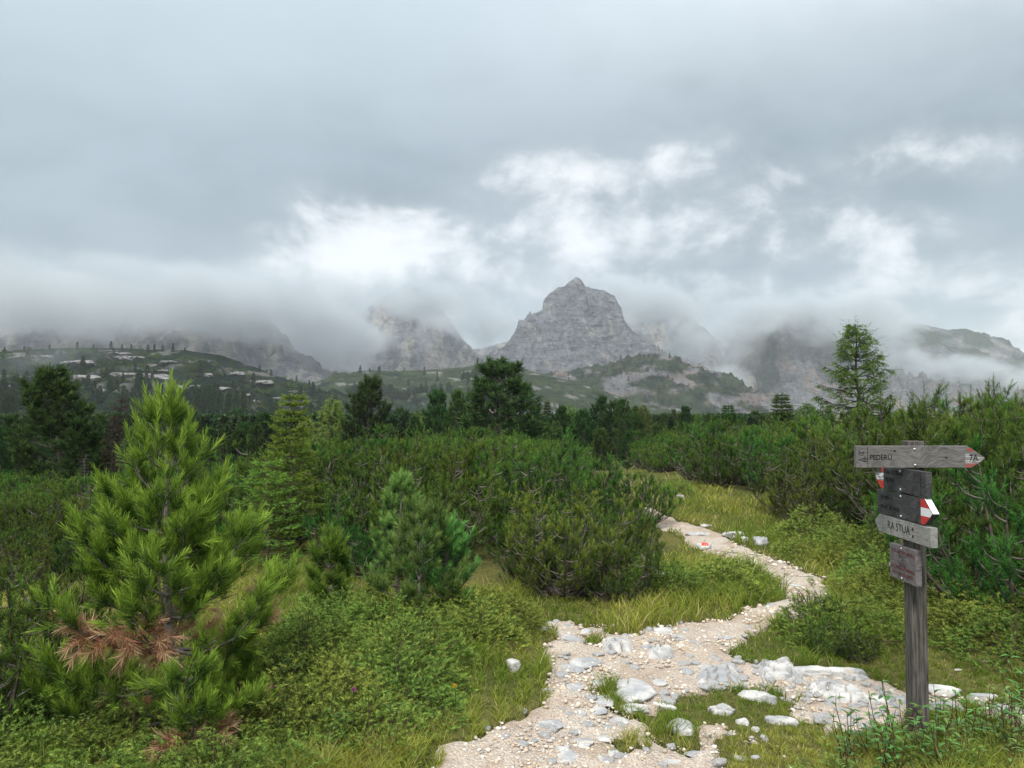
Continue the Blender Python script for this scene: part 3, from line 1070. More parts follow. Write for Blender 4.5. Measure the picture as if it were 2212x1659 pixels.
poly_patch('arrow_paint', [(L3 - 0.112, H3 * 0.015), (L3 - 0.078, H3 * 0.015), (L3 - 0.026, H3 * 0.34), (L3 - 0.112, H3 * 0.34)], M_RED, b3, 0.001)
poly_patch('arrow_paint', [(L3 - 0.026, H3 * 0.34), (L3 - 0.004, H3 * 0.5), (L3 - 0.026, H3 * 0.66)], M_WHITE, b3, 0.001)
# whitewashed bevel of the tip
g = Geo()
g.add([(L3 - 0.0745, H3 + 0.0012, 0.0), (L3 + 0.0012, H3 * 0.5, 0.0), (L3 + 0.0012, H3 * 0.5, -0.032), (L3 - 0.0745, H3 + 0.0012, -0.032)], F4=[(0, 1, 2, 3)])
obj('arrow_paint', g.mesh('arrow_paint', [M_WHITE]), b3)
text('SENES', 0.045, H3 * 0.64, 0.022, M_INK, b3, 0.09)
text('MUNT DE SENES', 0.045, H3 * 0.24, 0.022, M_INK, b3, 0.21)
strokes('divider_line', [[(0.036, 0.0), (0.036, H3)]], 0.0025, M_INK, b3)
for yy in (H3 * 0.10, H3 * 0.90):
    bolt(0.265, yy, b3)
b4, L4, H4 = side(4.44, 3.85, 0.966, 1.066, lambda L, H: [(0.05, 0), (L, 0), (L, H), (0.055, H), (0, H * 0.55)], M_WOOD2, 0.036)
b4['label'] = 'bleached board lettered RA STUA'
text('RA STUA', 0.155, H4 * 0.34, 0.042, M_INK, b4, 0.235, -0.0004)
for yy in (H4 * 0.30, H4 * 0.66):
    g = Geo()
    a = np.arange(12) * 2 * np.pi / 12
    g.add([(0.42, yy, 0.001)] + [(0.42 + 0.009 * math.cos(t), yy + 0.009 * math.sin(t), 0.001) for t in a], F3=[(0, 1 + i, 1 + (i + 1) % 12) for i in range(12)])
    obj('bolt_hole', g.mesh('bolt_hole', [M_RUST]), b4)
b5, L5, H5 = side(4.27, 3.998, 0.742, 0.926, lambda L, H: [(0, 0), (L, 0), (L, H), (0, H)], M_WBROWN)
b5['label'] = 'lowest square brown board with red lettering and a triangle emblem'
text('ALTA VIA DOLOMITES', 0.02, H5 * 0.76, 0.019, M_INKRED, b5, L5 - 0.04)
text('DOLOMITEN-HÖHENWEG', 0.014, H5 * 0.30, 0.019, M_INKRED, b5, L5 - 0.028)
text('ALTA VIA DOLOMITI', 0.03, H5 * 0.14, 0.019, M_INKRED, b5, L5 - 0.06)
ex, ey = L5 * 0.40, H5 * 0.43
strokes('emblem', [[(ex, ey), (ex + 0.062, ey), (ex + 0.062, ey + 0.05), (ex, ey + 0.05), (ex, ey)], [(ex + 0.012, ey + 0.009), (ex + 0.050, ey + 0.009), (ex + 0.031, ey + 0.045), (ex + 0.012, ey + 0.009)],
                   [(ex + 0.031, ey + 0.040), (ex + 0.038, ey + 0.018)]], 0.0035, M_INK, b5)
for yy in (H5 * 0.07, H5 * 0.93):
    bolt(L5 * 0.47, yy, b5, 0.006)
# ------------------------------------------------------------------ conifers
BARK_GREY = (0.24, 0.21, 0.185)
BARK_DARK = (0.115, 0.095, 0.08)
MUGO_IN, MUGO_TIP = (0.018, 0.043, 0.010), (0.135, 0.235, 0.034)  # older needles darker than tips, deepened further to paint shade inside the bushes
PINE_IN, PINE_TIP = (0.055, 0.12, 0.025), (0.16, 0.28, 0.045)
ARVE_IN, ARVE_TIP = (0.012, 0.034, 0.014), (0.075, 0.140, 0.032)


def curve_up(p, az, L, el0, el1, n, rng, wob=0.08):
    """Branch polyline: starts at elevation el0 and bends to el1."""
    pts = [np.array(p, float)]
    st = L / (n - 1)
    a = az
    for i in range(n - 1):
        e = el0 + (el1 - el0) * (i / max(n - 2, 1))
        a += rng.normal() * wob
        e += rng.normal() * wob
        pts.append(pts[-1] + st * np.array([math.cos(e) * math.cos(a), math.cos(e) * math.sin(a), math.sin(e)]))
    return np.array(pts)


def mugo(seed, H=1.5, RR=0.95, stems=12, secs=15, twigs=7, k=40, nl=0.034, w=0.0036, sl=(0.08, 0.15), c_in=MUGO_IN, c_tip=MUGO_TIP, sides=4):
    rng = np.random.default_rng(seed)
    gb, gn = Geo(), Geo()
    P, D, L = [], [], []
    for i in range(stems):
        az = 2 * np.pi * i / stems + rng.normal() * 0.3
        rr = RR * rng.uniform(0.15, 1.0) ** 0.7
        hh = H * rng.uniform(0.62, 1.08) * (1 - 0.28 * (rr / RR) ** 2)
        t = np.linspace(0, 1, 9)
        r = rr * np.sin(t * np.pi / 2) ** 0.9
        wob = np.cumsum(rng.normal(size=(9, 2)) * 0.025, 0)
        pts = np.stack([r * math.cos(az) + wob[:, 0], r * math.sin(az) + wob[:, 1], hh * t ** 1.35 - 0.05], 1)
        tube(gb, pts, np.linspace(0.024, 0.006, 9), 5, col=BARK_DARK)
        for s in range(secs):
            ts = rng.uniform(0.05, 0.97)
            b = np.array([np.interp(ts, t, pts[:, q]) for q in range(3)])
            a2 = az + rng.normal() * 1.3
            Ls = (0.22 + 0.36 * (1 - ts)) * rng.uniform(0.7, 1.2) * H / 1.5
            bp = curve_up(b, a2, Ls, rng.uniform(-0.1, 0.5), rng.uniform(0.9, 1.5), 5, rng, 0.12)
            tube(gb, bp, np.linspace(0.010, 0.005, 5), 3, col=np.array(BARK_GREY) * rng.uniform(0.5, 1.1))
            for q in range(twigs):
                tt = rng.uniform(0.45, 1.0) if q else 1.0
                pb = np.array([np.interp(tt, np.linspace(0, 1, 5), bp[:, e]) for e in range(3)])
                d = np.array([rng.normal() * 0.42, rng.normal() * 0.42, 1.0])
                d += 0.35 * np.array([math.cos(a2), math.sin(a2), 0])
                P.append(pb); D.append(d); L.append(rng.uniform(*sl))
        P.append(pts[-1]); D.append(np.array([0, 0, 1.0])); L.append(sl[1] * 1.15)
        for q in range(9):
            ts = rng.uniform(0.72, 1.0)
            P.append(np.array([np.interp(ts, t, pts[:, e]) for e in range(3)]))
            D.append(np.array([rng.normal() * 0.5, rng.normal() * 0.5, 0.8])); L.append(rng.uniform(*sl))
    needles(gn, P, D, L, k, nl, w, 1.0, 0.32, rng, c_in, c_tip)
    return gb.mesh('dwarf_pine_branches', [M_BARK]), gn.mesh('dwarf_pine_needles', [M_NEEDLE])


def conifer(seed, H, RR, z0=0.1, whorls=14, nb=5, prof=None, el=(0.0, 0.9), el_end=(0.5, 1.3), lat=5, shoots=3, k=40, nl=0.07, w=0.0026, sl=(0.08, 0.14), a01=(1.0, 0.3),
            c_in=PINE_IN, c_tip=PINE_TIP, low=0.0, tipexp=1.1, trunk_r=0.03, lean=(0, 0), s_up=0.5, lat_len=0.35, top=6, bark=BARK_GREY, droop=0.0, bare=0.35, dead=0.0, ranks=False, wob=0.08, br=0.35, hole=0.0, mat=None, up=0.0, br_sides=4):
    rng = np.random.default_rng(seed)
    rng_dead = np.random.default_rng(seed + 5000)
    gt, gb, gn, gd = Geo(), Geo(), Geo(), Geo()
    tz = np.linspace(0, 1, 9)
    wobx, woby = np.cumsum(rng.normal(size=9)) * 0.012 * H, np.cumsum(rng.normal(size=9)) * 0.012 * H
    tx, ty = lean[0] * tz + wobx * tz, lean[1] * tz + woby * tz
    tube(gt, np.stack([tx, ty, tz * H * 0.985 - 0.05], 1), trunk_r * (1 - 0.88 * tz), 7, col=bark)
    prof = prof or (lambda u: (1 - u) ** 0.8)
    P, D, L, K = [], [], [], []
    for i in range(whorls):
        u = (i + rng.uniform(-0.2, 0.2)) / whorls
        zz = max(z0 + (0.97 - z0) * u, 0.01)
        uu = np.clip((zz - z0) / (1 - z0), 0, 1)
        off = rng.random() * 6.28
        for b in range(nb):
            if rng.random() < hole:
                continue
            az = off + 2 * np.pi * b / nb + rng.normal() * 0.25
            Lb = RR * prof(uu) * rng.uniform(0.72, 1.12) + 0.03 * H * 0.3
            p0 = np.array([np.interp(zz, tz, tx), np.interp(zz, tz, ty), zz * H])
            e0 = el[0] + (el[1] - el[0]) * uu + rng.normal() * 0.08
            e1 = el_end[0] + (el_end[1] - el_end[0]) * uu + rng.normal() * 0.1
            bp = curve_up(p0, az, Lb, e0, e1, 6, rng, wob)
            s6 = np.linspace(0, 1, 6)
            tube(gb, bp, np.linspace(trunk_r * br * (1 - 0.6 * uu), trunk_r * 0.08, 6), br_sides, col=np.array(bark) * 0.8)
            _ = rng.random() if uu < 0.16 else 0
            isdead = uu < 0.27 and rng_dead.random() < dead
            nlat = max(2, int(round(lat * (0.4 + Lb / RR) * (1 + low * (1 - uu) ** 1.5))))
            if low and uu > 0.6:
                nlat = max(1, lat // 2)
            for q in range(nlat):
                tt = bare + (1 - bare) * (q + rng.random()) / nlat
                pb = np.array([np.interp(tt, s6, bp[:, e]) for e in range(3)])
                ax = nrmz(bp[min(int(tt * 5) + 1, 5)] - bp[min(int(tt * 5), 4)])
                sd = np.array([-ax[1], ax[0], 0.0])
                sd = nrmz(sd) * (1 if q % 2 else -1)
                ld = ax * rng.uniform(0.5, 1.0) + sd * rng.uniform(0.5, 1.0)
                ld[2] += rng.uniform(-0.1, 0.35) * s_up - droop
                ld = nrmz(ld)
                ll = lat_len * Lb * (1.15 - tt) * rng.uniform(0.6, 1.2) + sl[0] * 0.3
                tube(gb, np.stack([pb, pb + ld * ll * 0.5, pb + ld * ll + np.array([0, 0, 0.15 * ll * s_up])]), (trunk_r * 0.09, trunk_r * 0.07, trunk_r * 0.05), 3, col=np.array(bark) * 0.8)
                for r in range(shoots if (uu < 0.6 or not low) else 2):
                    f = 1.0 if r == 0 else rng.uniform(0.2, 1.0)
                    pp = pb + ld * ll * f
                    if ranks:
                        d = ld + nrmz(rng.normal(size=3)) * 0.55 * (r > 0)
                        d[2] *= 0.5
                        d[2] -= droop
                    else:
                        d = ld * 0.6 + rng.normal(size=3) * 0.35
                        d[2] += s_up * rng.uniform(0.6, 1.3)
                    P.append(pp); D.append(d); L.append(rng.uniform(*sl)); K.append(isdead and tt < 0.72)
            ax = nrmz(bp[-1] - bp[-2])
            P.append(bp[-1]); D.append(ax + np.array([0, 0, 0.4 * s_up])); L.append(sl[1] * 1.15); K.append(False)
    pt = np.array([tx[-1], ty[-1], H * 0.97])
    for r in range(top):
        a = 2 * np.pi * r / max(top - 1, 1)
        sp = 0.0 if r == 0 else 0.45
        P.append(pt - np.array([0, 0, 0.02 * H * (r > 0)])); D.append(np.array([math.cos(a) * sp, math.sin(a) * sp, 1.0])); L.append(sl[1] * 1.2); K.append(False)
    P, D, L, K = np.array(P), np.array(D), np.array(L), np.array(K)
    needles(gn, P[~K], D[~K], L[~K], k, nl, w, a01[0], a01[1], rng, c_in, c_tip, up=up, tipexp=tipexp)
    if K.any():
        needles(gd, P[K], D[K] + np.array([0, 0, -0.9]), L[K], k, nl, w, 1.0, 0.5, rng, (0.24, 0.11, 0.05), (0.46, 0.33, 0.19))
    nm = mat or M_NEEDLE
    return gt.mesh('conifer_trunk', [M_BARK], True), gb.mesh('conifer_branches', [M_BARK]), gn.mesh('conifer_crown', [nm]), (gd.mesh('dead_needles', [M_NEEDLE]) if gd.n else None)


def put_tree(name, parts, loc, rz, scale, label, cat='tree', group=None):
    e = bpy.data.objects.new(name, None)
    COL.objects.link(e)
    e.location = loc
    e.rotation_euler = (0, 0, rz)
    e.scale = (scale,) * 3 if np.isscalar(scale) else scale
    e.empty_display_size = 0.2
    tag(e, label, cat, group)
    for nm, me in zip(('trunk', 'branches', 'crown', 'dead_foliage'), parts):
        if me is not None:
            obj(nm, me, e)
    return e


def put_bush(name, parts, loc, rz, scale, label, cat='bush', group=None):
    e = bpy.data.objects.new(name, None)
    COL.objects.link(e)
    e.location = loc
    e.rotation_euler = (0, 0, rz)
    e.scale = (scale,) * 3 if np.isscalar(scale) else scale
    e.empty_display_size = 0.2
    tag(e, label, cat, group)
    for nm, me in zip(('branches', 'foliage'), parts):
        obj(nm, me, e)
    return e


def ovoid(u):
    return np.clip((1 - u) ** 0.5 * (0.7 + 0.3 * S(u / 0.3)), 0.05, 1)


def cone(u):
    return (1 - u) ** 0.9


NEAR_TREES = []


def standing(qx, qbase):
    x, y, z = ground_hit(qx, qbase)
    NEAR_TREES.append((x, y))
    return x, y, z


# --- the young stone pine in the left foreground
def pine_prof(u):
    return np.interp(u, (0, .12, .3, .45, .6, .75, .9, 1), (0.92, 1.0, .88, .58, .44, .27, .15, .08))


big = conifer(31, 1.72, 0.66, z0=0.06, whorls=10, nb=6, prof=pine_prof, el=(-0.12, 0.6), el_end=(0.85, 1.45), lat=5, shoots=3, k=66, nl=0.056, w=0.0032, sl=(0.07, 0.14), a01=(0.85, 0.18),
              c_in=(0.028, 0.070, 0.016), c_tip=(0.27, 0.385, 0.05), trunk_r=0.034, lean=(-0.10, 0.0), s_up=0.9, lat_len=0.36, top=5, dead=0.42, hole=0.03, up=0.10, low=1.0, tipexp=0.9, bare=0.25)
bx, by, bz = ground_hit(378, 1585)
put_tree('young_stone_pine', big, (bx, by, float(h(bx, by))), 0.6, 1.0, 'large bright green young pine in the left foreground with brown dead lower twigs', 'tree')
NEAR_TREES.append((bx, by))

# --- small stone pines
for (sd, qx, qb, hh, rr, lab, tone) in ((41, 905, 1345, 0.80, 0.46, 'bluish green young pine growing in front of the dwarf pines, double stemmed', 1),
                                        (42, 858, 1290, 1.02, 0.30, 'slender young pine directly behind the broad bluish young pine', 1),
                                        (43, 712, 1342, 0.62, 0.22, 'smallest young pine standing beside pale stones in the grass', 0),
                                        (45, 960, 1335, 0.66, 0.34, 'low bushy young pine leaning against the bluish double stemmed one', 1)):
    cin, ctip = ((0.032, 0.09, 0.026), (0.26, 0.44, 0.105)) if tone else ((0.035, 0.085, 0.016), (0.25, 0.37, 0.05))
    tr = conifer(sd, hh, rr, z0=0.08, whorls=6, nb=5, prof=ovoid, el=(0.05, 0.8), el_end=(0.9, 1.4), lat=3, shoots=2, hole=0.18, tipexp=1.0, k=70, nl=0.052, w=0.0032, sl=(0.05, 0.10), a01=(0.95, 0.22), c_in=cin, c_tip=ctip,
                 trunk_r=0.022, s_up=0.7, top=6, up=0.1)
    x, y, z = standing(qx, qb)
    put_tree('young_stone_pine', tr, (x, y, z), sd, 1.0, lab, 'tree', 'young stone pines in the clearing')

# --- young spruce with fresh yellow-green growth
spr = conifer(51, 2.15, 0.44, z0=0.12, whorls=17, nb=5, prof=lambda u: (1 - u) ** 0.85, el=(-0.05, 0.35), el_end=(0.05, 0.5), lat=9, shoots=3, k=20, nl=0.018, w=0.0062, sl=(0.07, 0.13), a01=(1.2, 0.6),
              c_in=(0.07, 0.13, 0.02), c_tip=(0.28, 0.38, 0.055), trunk_r=0.02, s_up=0.1, lat_len=0.42, top=3, bare=0.12, ranks=True, bark=(0.15, 0.11, 0.08))
sx, sy, _ = at_depth(632, 1000, 9.2)
NEAR_TREES.append((sx, sy))
put_tree('young_spruce', spr, (sx, sy, float(h(sx, sy))), 0, ((EYE + (887 - 832) / FQ * 9.2 - float(h(sx, sy))) / 2.15,) * 3, 'yellow-green young spruce with a thin pointed top rising out of the dwarf pines', 'tree')
spr2 = conifer(52, 1.5, 0.55, z0=0.05, whorls=11, nb=5, prof=lambda u: (1 - u) ** 0.6, el=(-0.05, 0.4), el_end=(0.05, 0.5), lat=8, shoots=3, k=18, nl=0.018, w=0.0062, sl=(0.07, 0.13), a01=(1.2, 0.6),
               c_in=(0.055, 0.11, 0.02), c_tip=(0.22, 0.32, 0.05), trunk_r=0.018, s_up=0.1, lat_len=0.42, top=3, bare=0.1, ranks=True, bark=(0.15, 0.11, 0.08))
sx, sy, sz = at_depth(580, 1100, 8.6)
NEAR_TREES.append((sx, sy))
put_tree('young_spruce', spr2, (sx, sy, float(h(sx, sy))), 1, 0.8, 'low bushy yellow-green spruce at the foot of the pointed young spruce', 'tree')

# --- larger trees beyond the thicket
ARV = [conifer(60 + i, 7.0, 2.7, z0=0.08, whorls=15, nb=6, prof=ovoid, el=(0.0, 0.8), el_end=(0.65, 1.3), lat=6, shoots=5, k=9, nl=0.20, w=0.032, sl=(0.16, 0.34), a01=(1.0, 0.35),
               c_in=ARVE_IN, c_tip=ARVE_TIP, trunk_r=0.14, s_up=0.8, lat_len=0.34, top=7, bark=(0.14, 0.12, 0.11), hole=0.05, up=0.1, wob=0.12, br=0.3) for i in range(3)]
SPR = [conifer(70 + i, 7.0, 1.35, z0=0.06, whorls=24, nb=6, prof=cone, el=(-0.25, 0.4), el_end=(-0.05, 0.6), lat=6, shoots=3, k=9, nl=0.10, w=0.028, sl=(0.14, 0.30), a01=(1.2, 0.6),
               c_in=(0.026, 0.055, 0.018), c_tip=(0.085, 0.13, 0.032), trunk_r=0.11, s_up=0.05, droop=0.25, lat_len=0.36, top=3, bare=0.15, ranks=True, bark=(0.09, 0.07, 0.06)) for i in range(2)]
LAR = [conifer(80 + i, 5.2, 1.9, z0=0.10, whorls=20, nb=5, prof=lambda u: (1 - u) ** 0.8, el=(-0.45, 0.7), el_end=(0.35, 0.85), lat=12, shoots=4, k=9, nl=0.055, w=0.018, sl=(0.12, 0.30), a01=(1.3, 0.8),
               c_in=(0.065, 0.12, 0.026), c_tip=(0.20, 0.295, 0.06), trunk_r=0.085, s_up=-0.05, droop=0.38, lat_len=0.26, top=3, bare=0.18, bark=(0.075, 0.06, 0.05), ranks=True, hole=0.18, wob=0.18, br=0.33)
       for i in range(2)]
HREF = {'arve': 7.0, 'spruce': 7.0, 'larch': 5.2}


def far_tree(kind, v, qx, qtop, Y, width=1.0, label='', group=None, rz=0.0):
    X, _, zt = at_depth(qx, qtop, Y)
    zb = float(h(X, Y)) - 0.1
    s = (zt - zb) / HREF[kind]
    src = {'arve': ARV, 'spruce': SPR, 'larch': LAR}[kind][v]
    nm = {'arve': 'stone_pine', 'spruce': 'spruce_tree', 'larch': 'larch_tree'}[kind]
    return put_tree(nm, src, (X, Y, zb), rz, (s * width, s * width, s), label, 'tree', group)


far_tree('arve', 0, 1090, 788, 46, 1.5, 'largest dark stone pine, broad and rounded, standing in the middle of the picture', rz=0.4)
far_tree('arve', 1, 138, 808, 28, 1.2, 'tall dark stone pine with a rounded top behind the foreground pine at far left', rz=2.0)
far_tree('arve', 2, 188, 915, 24, 0.95, 'shorter dark pine touching the right side of the tall left stone pine', rz=1.0)
far_tree('arve', 2, 790, 826, 52, 0.85, 'narrow dark stone pine with a blunt top left of the big central pine', rz=4.0)
far_tree('arve', 0, 945, 853, 56, 0.8, 'left one of two slim pines just left of the big central pine', 'paired slim pines')
far_tree('arve', 1, 984, 852, 52, 0.6, 'right one of two slim pines just left of the big central pine', 'paired slim pines', 3.3)
far_tree('larch', 1, 716, 853, 55, 1.0, 'thin feathery dark larch between the young spruce and a narrow stone pine', rz=1.1)
far_tree('larch', 0, 1846, 690, 21, 1.08, 'airy green larch standing alone against the cloud above the signpost', rz=2.2)
far_tree('spruce', 0, 1690, 845, 34, 1.9, 'dark pointed spruce left of the lone larch', rz=0.3)
far_tree('larch', 1, 1745, 866, 38, 1.3, 'soft rounded small larch between the dark spruce and the lone larch', rz=0.9)
far_tree('spruce', 1, 1573, 870, 30, 1.7, 'bright green spruce tip at the right end of the forest row', rz=0.7)
far_tree('arve', 2, 2135, 868, 26, 0.5, 'small upright pine above the thicket at the far right', rz=0.7)
far_tree('arve', 0, 1990, 885, 40, 0.6, 'low dark pine just right of the lone larch', rz=2.7)
far_tree('arve', 0, 1172, 985, 12.5, 0.62, 'fresh green young stone pine standing inside the dwarf pine thicket', rz=2.9)
NEAR_TREES.append(at_depth(1172, 985, 12.5)[:2])
# brown dead spruce
snag = conifer(90, 5.0, 0.55, z0=0.1, whorls=22, nb=5, prof=lambda u: (1 - u) ** 0.6, el=(-0.3, 0.3), el_end=(-0.1, 0.5), lat=4, shoots=2, k=6, nl=0.06, w=0.012, sl=(0.08, 0.16),
               c_in=(0.045, 0.028, 0.022), c_tip=(0.07, 0.045, 0.035), trunk_r=0.07, s_up=0.0, droop=0.1, bark=(0.06, 0.045, 0.04), bare=0.2)
X, Yd, zt = at_depth(244, 853, 24)
put_tree('dead_spruce', snag, (X, Yd, float(h(X, Yd))), 0, (zt - float(h(X, Yd))) / 5.0, 'thin brown dead spruce beside the top of the foreground pine', 'tree')
X, Yd, zt = at_depth(183, 975, 19)
bare_snag = conifer(91, 3.0, 0.35, z0=0.1, whorls=22, nb=4, prof=lambda u: (1 - u) ** 0.5, el=(-0.1, 0.3), el_end=(-0.1, 0.3), lat=2, shoots=1, k=2, nl=0.03, w=0.006, sl=(0.05, 0.08),
                    c_in=(0.12, 0.10, 0.09), c_tip=(0.12, 0.10, 0.09), trunk_r=0.03, s_up=0.0, bark=(0.17, 0.15, 0.14), bare=0.2, top=1)
put_tree('dead_spruce', bare_snag, (X, Yd, float(h(X, Yd))), 0, (zt - float(h(X, Yd))) / 3.0, 'bare grey dead sapling in front of the tall left stone pine', 'tree')

# the row of forest behind the thicket
rng = np.random.default_rng(77)
ROW = [('arve', 1158, 880, 70), ('spruce', 1183, 862, 80), ('arve', 1205, 884, 66), ('larch', 1228, 872, 75), ('arve', 1262, 890, 62), ('arve', 1292, 862, 74), ('arve', 1322, 872, 70), ('arve', 1352, 868, 66),
       ('arve', 1378, 882, 72), ('larch', 1395, 872, 64), ('spruce', 1432, 888, 60), ('spruce', 1455, 880, 78), ('arve', 1484, 882, 70), ('larch', 1508, 890, 64), ('spruce', 1540, 892, 66), ('larch', 1600, 905, 60),
       ('arve', 1625, 900, 75), ('larch', 1650, 895, 80), ('arve', 1240, 925, 52), ('arve', 1300, 930, 50), ('arve', 1355, 935, 50), ('arve', 1420, 920, 56), ('arve', 1190, 930, 55), ('arve', 1500, 925, 52),
       ('arve', 870, 890, 75), ('larch', 900, 880, 70), ('spruce', 845, 915, 62), ('arve', 1020, 880, 80), ('spruce', 480, 918, 60), ('arve', 510, 935, 52), ('arve', 548, 925, 56), ('spruce', 430, 940, 60),
       ('arve', 450, 930, 70), ('arve', 395, 950, 50), ('arve', 660, 925, 66), ('arve', 40, 905, 45), ('arve', 0, 930, 40), ('spruce', 700, 930, 80), ('arve', 80, 900, 60), ('spruce', -60, 880, 45), ('arve', -140, 860, 40)]
for i in range(96):
    ROW.append((('arve', 'arve', 'larch', 'spruce')[i % 4], float(rng.uniform(1150, 1700) if i % 2 else rng.uniform(250, 1080)), float(rng.uniform(888, 922)), float(rng.uniform(58, 95))))
for n, (kd, qx, qt, Y) in enumerate(ROW):
    wd = rng.uniform(0.75, 1.0) * {'arve': 0.95, 'spruce': 1.0, 'larch': 1.15}[kd]
    spot = next(s for lim, s in ((60, 'at the left edge'), (430, 'behind the foreground pine'), (600, 'left of the yellow-green spruce'), (780, 'right of the yellow-green spruce'), (1080, 'left of the big central pine'),
                                 (1260, 'just right of the big central pine'), (1400, 'below the rocky peak'), (1540, 'below the green shoulder'), (9999, 'left of the dark pointed spruce')) if qx < lim)
    far_tree(kd, n % len({'arve': ARV, 'spruce': SPR, 'larch': LAR}[kd]), qx, qt, Y, wd,
             ('taller ' if qt < 886 else 'shorter ') + {'arve': 'dark stone pine', 'spruce': 'dark spruce', 'larch': 'soft green larch'}[kd] + ' in the forest row, ' + spot,
             'forest row, %s, %s' % (spot, {'arve': 'stone pines', 'spruce': 'spruces', 'larch': 'larches'}[kd]), rng.random() * 6)
# --- dwarf pine thicket
MU = [mugo(100 + i, H=(1.5, 1.35, 1.6, 1.45, 1.55)[i], RR=(0.95, 1.05, 0.8, 0.9, 1.0)[i], c_tip=((0.135, 0.235, 0.034), (0.10, 0.21, 0.036), (0.175, 0.245, 0.034), (0.105, 0.22, 0.034), (0.155, 0.23, 0.036))[i])
      for i in range(5)]
MF = [mugo(120 + i, H=1.5, RR=1.05, stems=11, secs=11, twigs=7, k=16, nl=0.042, w=0.0090, sl=(0.10, 0.18), sides=3) for i in range(4)]
rng = np.random.default_rng(9)
cand = []
yy = 6.3
while yy < 50:
    st = 0.86 if yy < 14 else (1.15 if yy < 24 else 1.6)
    for xx in np.arange(-0.95 * yy - 1, 0.95 * yy + 1, st):
        x, y = xx + rng.uniform(-0.4, 0.4) * st, yy + rng.uniform(-0.4, 0.4) * st
        z = float(h(x, y))
        q = project(x, y, z)
        if inpoly(q[0], q[1], CLEARING) or y < 5.5:
            continue
        if any((x - a) ** 2 + (y - b) ** 2 < 0.45 for a, b in NEAR_TREES):
            continue
        # spare the young spruce some light
        if y < 9 and 520 < q[0] < 690 and q[1] > 1180:
            continue
        cand.append((y * (1.0 if abs(x) < 0.75 * y else 3.0), x, y, z, float(q[0]), float(q[1])))
    yy += st * 0.9
cand.sort()
MARKS = [(-300, 'beyond the left edge'), (40, 'below the tall left stone pine'), (300, 'behind the foreground pine'), (480, 'left of the yellow-green spruce'), (620, 'around the yellow-green spruce'),
         (760, 'behind the smallest young pine'), (900, 'behind the bluish young pines'), (1040, 'below the central pine'), (1180, 'near the lone young pine'), (1330, 'on the left side of the trail'),
         (1480, 'at the far end of the trail'), (1600, 'above the grassy bank'), (1740, 'below the soft small larch'), (1860, 'below the lone larch'), (2000, 'behind the signpost'), (2140, 'right of the signpost'),
         (2400, 'beyond the right edge')]


def thicket_label(qx, y, sc):
    m = min(MARKS, key=lambda k: abs(k[0] - qx))[1]
    row = 'in the front rank' if y < 9.5 else ('in the second rank' if y < 13 else ('in the middle' if y < 18 else 'at the back'))
    s = 'low' if sc < 0.62 else ('medium' if sc < 0.85 else 'tall')
    lab = '%s dwarf pine %s of thicket, %s' % (s, row, m)
    return lab, lab[len(s) + 1:]


EDGE = []
near, rest = cand[:300], cand[300:]
for n, (_, x, y, z, qx, qy) in enumerate(near):
    sc = rng.uniform(0.56, 1.28)
    if qx > 1250 and qy > 1060 and qx < 1500:
        sc *= 0.80
    if y > 17:
        sc *= rng.uniform(0.7, 1.0)
    if qx > 1980:
        sc *= 1.06
    elif qx > 1380:
        sc *= 0.84
    if qx <= 1380:
        sc *= 0.79 + 0.03 * S((y - 10) / 8)
    if y < 12:
        aa = np.arange(12) * 0.5236
        cxx, cyy = x + 0.75 * sc * np.cos(aa), y + 0.75 * sc * np.sin(aa)
        qq = project(cxx, cyy, h0(cxx, cyy))
        fr = inpoly(qq[0], qq[1], CLEARING).mean()
        if fr > 0.3:
            sc *= 0.72
    lab, gr = thicket_label(qx, y, sc)
    src = MU[n % 5] if y < 15 else MF[n % 4]
    put_bush('dwarf_pine', src, (x, y, z - 0.03), rng.random() * 6.28, (sc * rng.uniform(0.9, 1.1), sc * rng.uniform(0.9, 1.1), sc), lab, 'bush', gr)
# singled-out bushes
for (qx, qb, sc, v, lab) in ((28, 1540, 0.62, 0, 'light green dwarf pine at the left edge beside the foreground pine'),
                             (-60, 1600, 0.60, 3, 'light green dwarf pine half cut off by the left edge of the picture'),
                             (1330, 1296, 0.46, 4, 'low spreading dwarf pine with pale bare twigs nearest the bend of the trail'),
                             (1215, 1285, 0.70, 2, 'upright dwarf pine with thin dark stems behind the low spreading one'),
                             (2190, 1340, 1.05, 1, 'tall dark dwarf pine filling the right edge behind the signpost'),
                             (1790, 1415, 0.20, 2, 'tiny dwarf pine seedling in the grass left of the signpost'),
                             (1770, 1350, 0.20, 0, 'tiny dwarf pine seedling beside the inner bend of the trail'),
                             (1850, 1425, 0.16, 4, 'smallest dwarf pine seedling among the junipers left of the signpost')):
    x, y, z = ground_hit(qx, qb)
    put_bush('dwarf_pine', MU[v], (x, y, z - 0.02), qx * 0.37, sc, lab)


